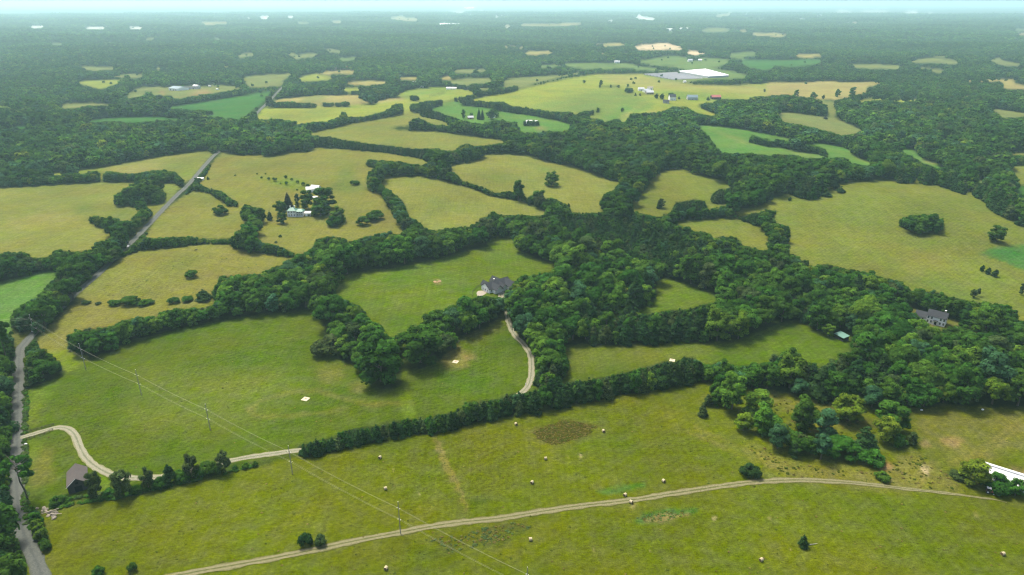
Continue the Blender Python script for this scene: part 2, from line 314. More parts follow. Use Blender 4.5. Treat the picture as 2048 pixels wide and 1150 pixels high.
 ('pasture', Q(1,1,[(1540,200),(1680,180),(1800,150),(1820,115),(2044,110),(2144,120),(2324,170),(2524,210),(2744,290),(2944,350),(2874,370),(2864,400),(2784,440),(2744,500),(2764,540),(2800,580),(2624,590),(2514,580),(2500,530),(2440,500),(2390,480),(2300,470),(2250,430),(2150,470),(2130,400),(2090,380),(2044,440),(1890,430),(1700,355),(1620,312),(1600,270),(1530,250)])),
 ('pasture', Q(1,1,[(990,310),(1130,290),(1330,290),(1430,310),(1560,340),(1700,375),(1880,447),(2044,475),(2144,500),(2294,560),(2414,612),(2344,625),(2310,600),(2270,605),(2204,612),(2044,605),(1920,600),(1890,570),(1840,620),(1750,670),(1740,690),(1440,725),(1340,720),(1330,680),(1220,620),(1180,500),(1080,420),(1000,360)])),
 ('rough', Q(2,3,[(1000,200),(1200,230),(1420,310),(1500,320),(1640,380),(1800,480),(1810,500),(1700,450),(1590,400),(1580,350),(1440,400),(1390,412),(1320,395),(1225,360),(1220,290),(1130,260),(1060,280),(1000,300)])),
 ('rough', Q(2,3,[(720,170),(790,200),(800,250),(740,240)])),
]
# bushes and trees that stand inside those openings
WOODS = [
 Q(1,0,[(700,630),(740,612),(830,625),(900,630),(960,660),(1060,640),(1060,610),(1105,600),(1110,560),(1150,545),(1210,560),(1215,610),(1180,650),(1130,690),(1080,760),(1020,800),(990,850),(950,900),(750,900),(750,830),(880,790),(890,760),(840,710),(740,680)]),
 Q(1,0,[(910,480),(930,430),(1020,400),(1040,365),(1130,350),(1200,345),(1300,390),(1325,440),(1300,500),(1200,520),(1060,525),(930,535)]),
 Q(1,0,[(1530,370),(1560,345),(1680,390),(1760,410),(1840,470),(1910,505),(1890,535),(1830,525),(1750,470),(1660,420),(1540,400)]),
 Q(1,0,[(1920,570),(1960,515),(2044,540),(2100,600),(2110,660),(2060,690),(2044,900),(1960,900),(1900,860),(1850,840),(1860,770),(1950,730),(1970,650),(1930,640)]),
 Q(1,3,[(1040,670),(1060,630),(1150,595),(1300,600),(1400,640),(1410,700),(1340,750),(1200,765),(1100,740)]),
 Q(1,3,[(230,470),(240,410),(330,390),(412,400),(412,440),(380,470),(300,478)]), Q(1,3,[(1030,345),(1040,305),(1150,290),(1152,345)]), Q(1,3,[(1180,350),(1200,320),(1340,310),(1340,362)]),
 Q(1,3,[(0,10),(100,0),(300,30),(440,70),(485,110),(470,145),(400,110),(250,95),(100,60),(0,50)]), Q(1,2,[(1890,20),(1910,-40),(1960,-20),(2052,0),(2052,55),(1960,30)]),
 [(1066,770),(1066,700),(1072,685),(1119,685),(1130,705),(1139,730),(1132,755),(1110,768),(1085,775)],
 Q(3,0,[(1050,545),(1130,565),(1240,535),(1400,495),(1480,485),(1590,465),(1720,445),(1850,405),(2044,368),(2044,325),(1900,340),(1840,350),(1700,395),(1500,440),(1300,470),(1100,520)]),
 Q(3,1,[(-5,375),(150,335),(330,300),(320,260),(150,295),(-5,325)]), Q(3,0,[(500,650),(560,635),(700,615),(840,590),(880,580),(880,605),(700,645),(520,680)]),
 [(1545,872),(1575,862),(1600,868),(1660,880),(1720,893),(1748,915),(1700,926),(1640,920),(1590,908),(1560,895)], [(1478,845),(1500,835),(1560,840),(1590,868),(1560,885),(1520,872)], [(1412,812),(1425,785),(1445,765),(1455,790),(1440,815)], [(1930,960),(1960,940),(2048,965),(2048,996),(1990,982)], [(1760,880),(1800,868),(1830,890),(1790,896)], [(1890,944),(1905,938),(1930,950),(1920,958)],
 Q(3,0,[(185,690),(260,670),(330,760),(350,830),(385,930),(400,990),(440,1060),(330,1060),(280,985),(230,820),(200,750)]),
]
for _p, _h in [
  ([(536,216),(575,216),(605,216),(635,215)], [10,12,10,7]), ([(641,214),(670,214),(700,214)], [9,8,10]), ([(720,210),(747,208)], 5), ([(749,209),(755,209)], 4),
  ([(595,265),(625,263),(652,258),(675,253),(707,245),(732,242),(772,234),(800,229)], [15,18,14,16,11,9,11,8]), ([(772,231),(784,230)], 12), ([(787,229),(806,226)], 19),
  ([(820,223),(840,226)], [14,19]), ([(840,219),(862,215),(885,209)], [15,13,9]), ([(885,208),(910,203),(928,198)], [4,6,5]), ([(928,198),(958,192)], 4),
  ([(958,193),(990,188),(1024,183),(1037,179)], [9,10,9,8]), ([(1037,179),(1069,171)], 2.2), ([(1069,171),(1124,158)], 4), ([(1124,158),(1162,151)], 5), ([(1162,151),(1190,148),(1202,148)], [7,10,15]),
  ([(845,232),(875,238),(883,240),(905,250),(938,259),(973,263)], [12,14,13,15,14,12]), ([(793,258),(823,260),(863,259),(913,266),(963,273),(1024,281)], [6,9,10,13,14,13]), ([(822,260),(850,259)], 20),
  ([(973,254),(1000,256),(1030,258)], [10,14,13]), ([(925,210),(978,215),(988,220),(1003,221),(1024,225),(1051,228),(1074,232),(1107,238),(1144,247)], [11,11,16,18,12,12,12,14,24]),
  ([(1157,238),(1180,230),(1202,222)], [14,8,7]), ([(682,236),(692,236)], 12), ([(1194,175),(1242,174)], 4), ([(1274,128),(1312,136),(1352,141),(1370,141)], [4,4.5,4,6]),
  ([(1211,146),(1240,145),(1271,144)], [8,9,7]), ([(858,193),(888,187)], 3), ([(943,174),(988,173)], [5,7]), ([(895,174),(925,176),(953,180)], [7,6,5]), ([(800,196),(835,195)], 3), ([(822,201),(840,201)], 7),
  ([(291,189),(306,189)], 7), ([(391,231),(410,230),(426,228)], [8,9,6]), ([(918,364),(945,374),(975,385),(988,390),(1024,394)], [5,6,7,5,9]), ([(1250,184),(1266,185)], 8), ([(1275,190),(1320,190)], 3), ([(1375,122),(1400,122)], 8), ([(1020,254),(1036,253)], 8), ([(1046,251),(1081,251)], 9),
]:
    WOODS.append(hedge(_p, _h))
# sorts of woodland
CONIFER = [
 [(590,885),(690,850),(860,830),(1000,785),(1130,750),(1325,705),(1380,705),(1400,770),(1240,800),(990,848),(700,902),(600,925)],
 [(1112,445),(1300,465),(1400,500),(1420,550),(1310,565),(1200,525),(1130,490)], [(1150,652),(1290,630),(1400,622),(1400,692),(1150,697)],
 [(636,280),(780,295),(860,305),(850,322),(760,312),(640,300)], Q(1,3,[(1640,370),(1760,440),(2010,560),(2015,640),(1850,610),(1640,460)]), Q(1,3,[(1340,355),(1480,330),(1560,400),(1555,435),(1350,380)]),
 Q(1,2,[(1590,380),(1760,380),(1770,505),(1590,510)]), Q(1,2,[(1840,580),(1970,580),(1970,690),(1840,660)]), Q(1,3,[(225,385),(415,385),(415,480),(225,480)]), Q(1,3,[(1025,285),(1345,305),(1345,365),(1025,350)]),
 Q(1,3,[(0,80),(500,130),(480,180),(0,230)]), Q(2,2,[(600,280),(1560,240),(1600,460),(560,480)]), Q(1,2,[(1280,480),(1600,470),(1580,620),(1290,640)]),
 Q(0,1,[(1320,860),(1700,980),(1690,1040),(1320,930)]), Q(2,3,[(250,760),(720,800),(720,980),(250,900)]),
]
PATCH = [  # colour, strength, feather px, outline: wear, weeds, crops that differ from the rest of a field
 ('sand', .5, 1, [(1423.0,1036.0),(1428.0,1032.5),(1433.0,1036.0),(1428.0,1040.0)]), ('sand', .5, 1, [(1536.0,1036.0),(1540.0,1033.2),(1544.0,1036.0),(1540.0,1039.2)]), ('sand', .5, 1, [(1298.0,1104.0),(1302.0,1101.2),(1306.0,1104.0),(1302.0,1107.2)]), ('sand', .5, 1, [(1181.0,1101.0),(1184.0,1098.9),(1187.0,1101.0),(1184.0,1103.4)]), ('sand', .5, 1, [(1582.0,1101.0),(1585.0,1098.9),(1588.0,1101.0),(1585.0,1103.4)]), ('sand', .5, 1, [(835.5,986.0),(838.0,984.2),(840.5,986.0),(838.0,988.0)]), ('sand', .5, 1, [(833.0,1016.0),(836.0,1013.9),(839.0,1016.0),(836.0,1018.4)]), ('sand', .5, 1, [(781.0,940.0),(784.0,937.9),(787.0,940.0),(784.0,942.4)]), ('sand', .5, 1, [(1156.0,913.0),(1160.0,910.2),(1164.0,913.0),(1160.0,916.2)]), ('sand', .5, 1, [(939.0,939.0),(941.0,937.6),(943.0,939.0),(941.0,940.6)]), ('sand', .5, 1, [(1132.0,914.0),(1135.0,911.9),(1138.0,914.0),(1135.0,916.4)]),
 ('straw', .5, 1, [(1945,1023),(1950,1023),(1964,1033),(1958,1034)]), ('dry', .35, 2, [(1895,930),(1950,915),(2000,885),(2048,845),(2048,850),(2003,891),(1953,921),(1898,936)]), ('dry', .35, 2, [(1890,920),(1940,908),(1990,875),(2046,832),(2048,836),(1994,880),(1944,913),(1892,925)]), ('dry', .4, 2, [(1846,935),(1862,925),(1880,925),(1860,936),(1850,960),(1838,985),(1834,980)]),
 ('hayleft', .45, 6, [(1070,850),(1200,835),(1300,810),(1310,815),(1200,842),(1080,858)]), ('dry', .3, 3, [(1375,860),(1425,880),(1480,905),(1560,935),(1556,939),(1470,908),(1415,884),(1370,865)]), ('dry', .3, 3, [(1385,850),(1440,872),(1500,900),(1580,930),(1576,934),(1490,903),(1430,876),(1382,855)]), ('lime', .5, 3, [(1534,950),(1562,944),(1566,950),(1540,955)]),
 ('lime', .85, 2, [(80,705),(133,698),(180,713),(173,725),(145,740),(130,748),(125,733),(108,715)]),
 ('rough', .5, 6, [(1050,868),(1120,838),(1205,848),(1215,858),(1180,880),(1110,898),(1070,886)]),
 ('weed', .95, 3, [(1062,866),(1082,856),(1120,843),(1150,843),(1196,852),(1180,868),(1150,880),(1110,890),(1085,882)]),
 ('crop', .75, 3, [(1195,981),(1240,972),(1285,966),(1290,975),(1240,986),(1200,988)]),
 ('crop', .8, 3, [(1268,1038),(1290,1026),(1340,1018),(1385,1016),(1395,1024),(1370,1034),(1320,1044),(1280,1048)]),
 ('soil', .6, 2, [(1284,1040),(1320,1030),(1378,1026),(1382,1031),(1340,1040),(1290,1044)]),
 ('straw', .8, 2, [(1259,1010),(1270,1008),(1276,1012),(1268,1016),(1260,1015)]),
 ('dry', .35, 7, [(1420,770),(1560,790),(1700,815),(1740,850),(1650,860),(1540,800)]),
 ('dry', .38, 8, [(1480,880),(1600,930),(1760,940),(1830,900),(1900,950),(1930,985),(1780,985),(1640,965),(1540,950)]),
 ('soil', .75, 3, [(1757,932),(1772,924),(1793,929),(1782,938),(1765,940)]), ('soil', .8, 4, [(1878,880),(1900,872),(1930,880),(1918,892),(1890,890)]), ('soil', .6, 3, [(1836,884),(1850,880),(1868,890),(1855,895),(1840,892)]),
 ('sand', .7, 2, [(1842,932),(1850,928),(1858,942),(1850,951),(1842,945)]), ('soil', .6, 4, [(2020,935),(2048,945),(2048,956),(2025,948)]),
 ('dry', .35, 10, [(1820,830),(2048,825),(2048,900),(1950,930),(1860,910)]),
 ('dry', .4, 9, [(60,900),(100,890),(110,960),(60,985)]), ('dry', .3, 8, [(60,780),(90,775),(70,850),(55,850)]),
 ('lime', .6, 7, [(50,790),(120,760),(90,800),(60,850),(48,850)]), ('lime', .8, 4, [(195,945),(215,950),(230,975),(210,985),(195,965)]), ('lime', .5, 6, [(55,885),(85,880),(80,920),(55,930)]),
 ('dry', .5, 3, [(490,822),(515,802),(560,788),(605,779),(640,780),(690,795),(740,806),(830,803),(830,808),(740,812),(690,800),(640,785),(605,784),(560,793),(518,806),(500,825),(520,832),(620,826),(730,812),(620,831),(515,837)]),
 ('lime', .55, 3, [(795,780),(815,778),(835,840),(810,842),(800,810)]), ('dry', .6, 4, [(880,690),(905,683),(925,700),(955,712),(930,735),(890,738),(880,725)]), ('soil', .4, 3, [(925,712),(940,707),(938,718),(928,720)]),
 ('dry', .35, 8, [(630,735),(680,730),(700,760),(640,770)]), ('soil', .3, 6, [(695,770),(725,765),(735,780),(705,785)]),
 ('rough', .35, 4, [(865,868),(878,880),(890,905),(905,945),(925,970),(945,1040),(930,1035),(905,975),(890,945),(875,900)]), ('dry', .5, 1, [(866,868),(879,885),(886,905),(905,942),(918,968),(935,1020),(931,1022),(908,965),(893,945),(875,900)]),
 ('dark', .5, 5, [(960,1060),(1020,1045),(1060,1060),(1000,1095),(940,1100)]), ('weed', .4, 8, [(870,1078),(930,1062),(1010,1045),(1080,1030),(1060,1052),(960,1085),(900,1100)]), ('dark', .35, 7, [(850,1100),(930,1085),(900,1110),(830,1118)]),
 ('rough', .7, 4, [(560,1120),(600,1100),(680,1082),(800,1062),(860,1052),(860,1056),(800,1068),(690,1090),(600,1112)]),
 ('dark', .5, 4, [(938,1003),(968,992),(990,996),(970,1006),(945,1010)]),
 ('pasture', .35, 14, [(1130,690),(1440,690),(1420,725),(1320,722),(1130,750)]), ('lime', .35, 12, [(1500,690),(1640,680),(1690,700),(1640,730),(1560,705)]),
 ('lime', .25, 16, [(430,655),(640,620),(640,660),(520,690)]), ('pasture', .3, 16, [(260,740),(520,740),(640,760),(500,860),(250,850)]),
 ('soil', .85, 2, [(868,563),(876,559),(882,563),(876,567)]), ('dry', .35, 10, [(900,640),(990,640),(1000,660),(940,680)]),
 ('crop', .5, 6, Q(1,0,[(570,570),(650,520),(740,505),(750,530),(700,560),(620,580)])), ('straw', .5, 8, Q(1,0,[(0,660),(200,640),(400,580),(600,580),(640,620),(400,650),(100,690)])), ('crop', .35, 10, Q(1,0,[(850,560),(1080,530),(1060,620),(950,640),(880,600)])), ('crop', .3, 8, Q(1,0,[(1100,335),(1420,350),(1400,440),(1330,480),(1320,400)])),
 ('lime', .6, 5, Q(1,0,[(0,312),(500,255),(800,225),(820,270),(740,260),(500,300),(0,335)])), ('lime', .5, 6, Q(1,0,[(1400,280),(1560,180),(1600,150),(1530,280),(1430,300)])), ('straw', .6, 6, Q(1,0,[(850,230),(1200,180),(1350,200),(1200,240),(1050,270),(900,260)])),
 ('lime', .7, 5, Q(1,1,[(0,285),(150,310),(300,300),(440,370),(420,400),(300,400),(150,350),(0,310)])), ('crop', .4, 9, Q(1,1,[(640,220),(780,210),(800,300),(900,400),(700,430),(560,390),(560,370),(700,290)])), ('weed', .35, 6, Q(1,1,[(560,380),(640,390),(700,410),(640,425),(570,410)])),
 ('lime', .35, 8, Q(1,0,[(1700,330),(1900,420),(2044,430),(2044,500),(1850,440)])), ('cropb', .5, 4, Q(1,2,[(200,210),(300,215),(290,250),(230,240)])),
 ('crop', 1.0, 1, [(1955,506),(1985,497),(2010,492),(2049,488),(2049,540),(2005,523)]), ('rough', .5, 6, [(1880,500),(1950,485),(2048,480),(2048,490),(1960,500),(2048,545),(2048,560),(1940,512)]), ('dry', .3, 14, [(1800,520),(1900,510),(1880,535),(1820,545)]),
 ('crop', .35, 12, [(1750,560),(1930,585),(2048,610),(2048,625),(1900,600)]),
 ('farg', .7, 8, Q(0,2,[(0,870),(600,740),(900,700),(1000,760),(1120,800),(900,900),(700,960),(300,890)])), ('straw', .7, 6, Q(0,2,[(700,600),(1000,600),(1200,645),(2044,690),(2044,770),(1800,745),(1300,715),(1000,690),(760,660)])), ('cropb', .8, 4, Q(0,2,[(1180,735),(1500,750),(1900,790),(1640,800),(1300,780)])), ('yellow', .7, 3, Q(0,2,[(1380,850),(1500,830),(1600,900),(1680,930)])),
 ('cropb', .8, 5, Q(0,2,[(700,960),(900,840),(1100,810),(1140,850),(930,920),(870,980)])), ('straw', .5, 3, Q(0,2,[(850,940),(960,870),(1100,800),(1110,808),(980,880),(880,960)])), ('soil', .6, 3, Q(0,2,[(1060,900),(1150,895),(1140,908),(1070,908)])),
 ('pasture', .6, 6, Q(0,1,[(0,940),(380,870),(700,870),(400,1000),(300,970)])), ('cropb', .5, 4, Q(0,1,[(1120,760),(1200,715),(1520,700),(1700,725),(1500,745),(1300,770)])), ('farg', .6, 5, Q(0,1,[(400,765),(560,758),(560,800),(420,840),(330,830)])),
 ('soil', .8, 3, Q(0,0,[(1480,760),(1560,735),(1640,720),(1700,735),(1600,755)])), ('soil', .6, 3, Q(0,0,[(1280,720),(1320,725),(1320,765),(1290,762)])),
 ('straw', .5, 4, Q(1,3,[(100,70),(300,110),(440,152),(480,158),(420,160),(240,118)])), ('straw', .6, 3, Q(1,3,[(660,70),(690,120),(760,150),(860,185),(850,195),(700,140),(650,90)])), ('straw', .5, 3, Q(0,2,[(1540,1020),(1680,1060),(1900,1140),(1850,1140),(1680,1075)])), ('straw', .6, 3, Q(1,3,[(1230,150),(1340,175),(1345,200),(1240,175)])),
 ('soil', .6, 3, Q(0,2,[(200,1015),(280,1020),(270,1040),(190,1035)])),
]

GX, GY = np.meshgrid(np.arange(1024) * 2 + 1.0, np.arange(575) * 2 + 1.0)

def fill(poly):
    m = np.zeros(GX.shape, bool)
    p = np.array(poly, float)
    x0, x1 = max(0, int(p[:, 0].min() / 2) - 1), min(1024, int(p[:, 0].max() / 2) + 2)
    y0, y1 = max(0, int(p[:, 1].min() / 2) - 1), min(575, int(p[:, 1].max() / 2) + 2)
    if x1 <= x0 or y1 <= y0: return m
    X, Y = GX[y0:y1, x0:x1], GY[y0:y1, x0:x1]
    s = np.zeros(X.shape, bool)
    for (ax, ay), (bx, by) in zip(p, np.roll(p, -1, 0)):
        if ay == by: continue
        c = ((ay > Y) != (by > Y)) & (X < (bx - ax) * (Y - ay) / (by - ay) + ax)
        s ^= c
    m[y0:y1, x0:x1] = s
    return m

def blur(a, r):
    r = int(r)
    if r < 1: return a
    for ax in (0, 1):
        pad = [(0, 0)] * a.ndim
        pad[ax] = (r + 1, r)
        c = np.cumsum(np.pad(a, pad, mode='edge'), axis=ax)
        n = a.shape[ax]
        hi = np.take(c, np.arange(2 * r + 1, 2 * r + 1 + n), axis=ax)
        lo = np.take(c, np.arange(0, n), axis=ax)
        a = (hi - lo) / (2 * r + 1)
    return a

WOOD = np.ones(GX.shape, bool)
LAND = np.zeros(GX.shape + (3,))
LAND[:] = COL['floor']
OPEN = np.zeros(GX.shape, bool)
for _k, _p in CLEAR:
    _m = fill(_p)
    WOOD[_m] = False
    OPEN |= _m
    LAND[_m] = COL[_k]
for _k, _s, _f, _p in PATCH:
    _m = blur(blur(fill(_p).astype(float), _f / 2), _f / 2) * _s * OPEN
    LAND = LAND * (1 - _m[..., None]) + np.array(COL[_k]) * _m[..., None]
for _p in WOODS:
    WOOD |= fill(_p)
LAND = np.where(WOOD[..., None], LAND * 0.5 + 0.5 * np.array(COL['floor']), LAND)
LAND = blur(LAND, 1)
CONI = np.zeros(GX.shape, bool)
for _p in CONIFER:
    CONI |= fill(_p)

def look(a, px, py):
    i = np.clip((np.asarray(px) / 2).astype(int), 0, 1023)
    j = np.clip((np.asarray(py) / 2).astype(int), 0, 574)
    return a[j, i]

# ways, in photograph coordinates of their middle lines
ROAD = [(420,1520),(200,1300),(120,1215),(95,1180),(72,1120),(52,1080),(41,1045),(35,1000),(33,950),(34,900),(35,850),(36,800),(37,760),(38,725),(41,697),(53,683),(72,662),(105,632),(150,588),(200,545),(245,500),(258,490),(282,465),(306,440),(351,393),(376,370),(406,335),(426,313),(441,300),(466,275),(498,243),(508,232),(535,206),(550,190),(565,174),(595,150),(610,138)]
DRIVE = [(40,876),(55,872),(75,866),(100,857),(115,854),(130,854),(143,859),(151,870),(156,885),(163,903),(175,920),(195,936),(215,947),(232,953),(250,956),(280,957),(320,955),(400,938),(470,919),(530,910),(575,903),(610,900),(700,884),(800,861),(900,838),(1000,810),(1045,785),(1055,775),(1061,760),(1063,740),(1063,722),(1061,708),(1052,694),(1040,682),(1027,667),(1019,650),(1015,633),(1013,618),(1010,600),(1004,586)]
TRACK = [(-300,1330),(60,1225),(210,1186),(330,1156),(420,1139),(512,1123),(600,1106),(700,1084),(800,1065),(900,1047),(1000,1037),(1060,1027),(1150,1013),(1260,1001),(1340,988),(1420,976),(1480,967),(1536,962),(1600,960),(1650,962),(1720,967),(1780,974),(1830,980),(1890,986),(1950,994),(2000,1000),(2014,1006)]

def way_mask(pts, half):
    q = []
    for i, (x, y) in enumerate(pts):
        a, b = pts[max(0, i - 1)], pts[min(len(pts) - 1, i + 1)]
        dx, dy = b[0] - a[0], b[1] - a[1]
        n = math.hypot(dx, dy)
        h = half(y)
        q.append(((x - dy / n * h, y + dx / n * h), (x + dy / n * h, y - dx / n * h)))
    return fill([a for a, b in q] + [b for a, b in q[::-1]])
_seen = way_mask(ROAD[4:17], lambda y: 3 + 11 * (y / 900) ** 1.5) | way_mask([p for p in ROAD if p[1] <= 500][:9], lambda y: 7 * (y / 500)) | way_mask([(494,246),(508,232),(535,206),(550,190),(565,174)], lambda y: 3.5)
_seen |= way_mask(DRIVE[:16], lambda y: 6) | way_mask([(465,920),(530,910),(590,901)], lambda y: 4) | way_mask(DRIVE[-14:-2], lambda y: 7)
WOOD &= ~_seen

# ------------------------------------------------------------------ the land: one sheet from underfoot to the horizon
def build_land():
    rr = [30.0]
    while rr[-1] < 36000:
        r = rr[-1]
        rr.append(r * (1.0055 if r < 3000 else (1.012 if r < 9000 else 1.04)))
    rr = np.array(rr)
    aa = np.concatenate([np.linspace(-180, -46, 40)[:-1], np.linspace(-46, 46, 740), np.linspace(46, 180, 40)[1:-1]])
    aa = np.radians(aa)
    R, A = np.meshgrid(rr, aa, indexing='ij')
    X, Y = R * np.sin(A), R * np.cos(A)
    Z = height(X, Y)
    nr, na = R.shape
    me = bpy.data.meshes.new('ground')
    co = np.stack([X, Y, Z], -1).reshape(-1, 3)
    co = np.concatenate([co, [[0, 0, float(height(0, 0))]]])
    i = np.arange(nr - 1)[:, None] * na
    j = np.arange(na)[None, :]
    j2 = (j + 1) % na
    quads = np.stack([i + j, i + j2, i + na + j2, i + na + j], -1)[..., ::-1].reshape(-1, 4)
    jj = np.arange(na)
    tris = np.stack([np.full(na, nr * na), (jj + 1) % na, jj], -1)
    loops = np.concatenate([quads.reshape(-1), tris.reshape(-1)]).astype(np.int32)
    nq, nt = len(quads), len(tris)
    me.vertices.add(len(co)); me.loops.add(len(loops)); me.polygons.add(nq + nt)
    me.vertices.foreach_set('co', co.reshape(-1).astype(np.float32))
    me.loops.foreach_set('vertex_index', loops)
    st = np.concatenate([np.arange(nq) * 4, nq * 4 + np.arange(nt) * 3]).astype(np.int32)
    me.polygons.foreach_set('loop_start', st)
    me.polygons.foreach_set('use_smooth', np.ones(nq + nt, bool))
    me.update()
    # colour of each spot of land: a little wander so that no boundary is ruled
    x, y, z = co.T
    px, py, dep = project(x, y, z)
    wob = np.clip(600.0 / np.maximum(dep, 60), .3, 3)
    far = np.clip((dep - 700) / 1500, 0, 1)
    px = px + far * 3.0 * (np.sin(x / 31 + y / 57) + .6 * np.sin(x / 13 - y / 23))
    py = py + far * .8 * (np.sin(x / 23 - y / 41) + .6 * np.sin(x / 11 + y / 19))
    px = px + wob * 1.3 * (np.sin(x * .9 + y * .31) + np.sin(x * .37 - y * .7))
    py = py + wob * 0.8 * (np.sin(x * .53 - y * .83 + 1) + np.sin(x * .21 + y * .47))
    col = look(LAND, px, py)
    behind = (y < 60) | (py > 1500)
    col[behind] = COL['olive']
    at = me.color_attributes.new('field_colour', 'FLOAT_COLOR', 'POINT')
    at.data.foreach_set('color', np.concatenate([col, np.ones((len(col), 1))], 1).astype(np.float32).reshape(-1))
    m, n, l, b = node_mat('ground')
    vc = n.new('ShaderNodeVertexColor'); vc.layer_name = 'field_colour'
    tc = n.new('ShaderNodeTexCoord')
    def noise(scale, detail=3, stretch=None, rough=.55):
        no = n.new('ShaderNodeTexNoise'); no.inputs['Scale'].default_value = scale
        no.inputs['Detail'].default_value = detail; no.inputs['Roughness'].default_value = rough
        if stretch:
            mp = n.new('ShaderNodeMapping'); mp.inputs['Rotation'].default_value = (0, 0, stretch[0]); mp.inputs['Scale'].default_value = (1, stretch[1], 1)
            l.new(tc.outputs['Object'], mp.inputs['Vector']); l.new(mp.outputs[0], no.inputs['Vector'])
        else:
            l.new(tc.outputs['Object'], no.inputs['Vector'])
        return no.outputs['Fac']
    def mrange(v, a0, a1, b0, b1):
        r = n.new('ShaderNodeMapRange'); r.inputs[1].default_value = a0; r.inputs[2].default_value = a1
        r.inputs[3].default_value = b0; r.inputs[4].default_value = b1
        l.new(v, r.inputs[0]); return r.outputs[0]
    def mul(a, c):
        q = n.new('ShaderNodeMath'); q.operation = 'MULTIPLY'; l.new(a, q.inputs[0]); l.new(c, q.inputs[1]); return q.outputs[0]
    f = mul(mrange(noise(.011, 4), .3, .7, .84, 1.14), mrange(noise(.09, 4, (.35, 2.6)), .3, .7, .87, 1.12))
    f = mul(f, mrange(noise(.5, 4, (-.2, 1.7)), .3, .7, .76, 1.22))
    f = mul(f, mrange(noise(1.9, 3), .25, .75, .66, 1.32))
    f = mul(f, mrange(noise(.55, 2, (.25, .07)), .3, .7, .90, 1.10))
    wv = n.new('ShaderNodeTexWave'); wv.inputs['Scale'].default_value = .09; wv.inputs['Distortion'].default_value = 9; wv.inputs['Detail'].default_value = 2; wv.inputs['Detail Scale'].default_value = .12
    wm = n.new('ShaderNodeMapping'); wm.inputs['Rotation'].default_value = (0, 0, .9); l.new(tc.outputs['Object'], wm.inputs['Vector']); l.new(wm.outputs[0], wv.inputs['Vector'])
    f = mul(f, mrange(wv.outputs['Fac'], 0, 1, .945, 1.055))
    tuft = mrange(noise(.33, 2, None, .7), .70, .78, 1.0, .62)
    f = mul(f, tuft)
    hs = n.new('ShaderNodeHueSaturation')
    l.new(vc.outputs['Color'], hs.inputs['Color'])
    l.new(mrange(noise(.020, 6, None, .62), .32, .68, .478, .520), hs.inputs['Hue'])
    l.new(mrange(noise(.16, 4), .3, .7, .86, 1.10), hs.inputs['Saturation'])
    l.new(f, hs.inputs['Value'])
    l.new(hs.outputs['Color'], b.inputs['Base Color'])
    b.inputs['Roughness'].default_value = .95
    b.inputs['Specular IOR Level'].default_value = 0.0
    bp = n.new('ShaderNodeBump'); bp.inputs['Strength'].default_value = .55; bp.inputs['Distance'].default_value = .5
    l.new(noise(.8, 5, None, .7), bp.inputs['Height']); l.new(bp.outputs[0], b.inputs['Normal'])
    me.materials.append(m)
    o = link(bpy.data.objects.new('ground', me))
    tag(o, 'rolling green and straw coloured farmland reaching to the hazy horizon', 'ground', kind='structure')
build_land()

def polyline3(pts, step):
    P = np.array(pts, float)
    x, y, z = ground(P[:, 0], P[:, 1])
    # Catmull-Rom through the surveyed points
    c = np.stack([x, y], -1)
    out = []
    for i in range(len(c) - 1):
        p0, p1, p2, p3 = c[max(i - 1, 0)], c[i], c[i + 1], c[min(i + 2, len(c) - 1)]
        k = max(2, int(np.linalg.norm(p2 - p1) / step))
        for t in np.arange(k) / k:
            out.append(.5 * (2 * p1 + (p2 - p0) * t + (2 * p0 - 5 * p1 + 4 * p2 - p3) * t * t + (3 * p1 - p0 - 3 * p2 + p3) * t ** 3))
    out.append(c[-1])
    return np.array(out)

def way(name, pts, width, mat, label, lift=.07, step=2.5, edge=.45, taper=0):
    c = polyline3(pts, step)
    for _ in range(6):
        c[1:-1] = .5 * c[1:-1] + .25 * (c[:-2] + c[2:])
    d = np.gradient(c, axis=0); d /= np.linalg.norm(d, axis=1)[:, None]
    nrm = np.stack([-d[:, 1], d[:, 0]], -1)
    cols = np.array([-1, -.72, -.45, -.15, .15, .45, .72, 1])
    rg = np.random.default_rng(len(pts))
    vs, uv, fs = [], [], []
    for i in range(len(c)):
        dist = np.linalg.norm(c[i])
        for k in cols:
            w = width / 2 * k * (min(1.0, (len(c) - 1 - i) / taper) ** .6 if taper else 1.0)
            if abs(k) == 1: w += rg.uniform(-edge, edge)
            p = c[i] + nrm[i] * w
            z = float(height(p[0], p[1])) + lift + dist * .00012 + .05 * (1 - k * k)
            vs.append((p[0], p[1], z)); uv.append((k, 0, 0, 1))
    m = len(cols)
    for i in range(len(c) - 1):
        for k in range(m - 1):
            fs.append((i * m + k, (i + 1) * m + k, (i + 1) * m + k + 1, i * m + k + 1)[::-1])
    o = mesh_obj(name, vs, fs, mat, smooth=True)
    at = o.data.color_attributes.new('across', 'FLOAT_COLOR', 'POINT')
    at.data.foreach_set('color', np.array(uv, np.float32).reshape(-1))
    tag(o, label, name.replace('_', ' '), kind='structure')
    return c

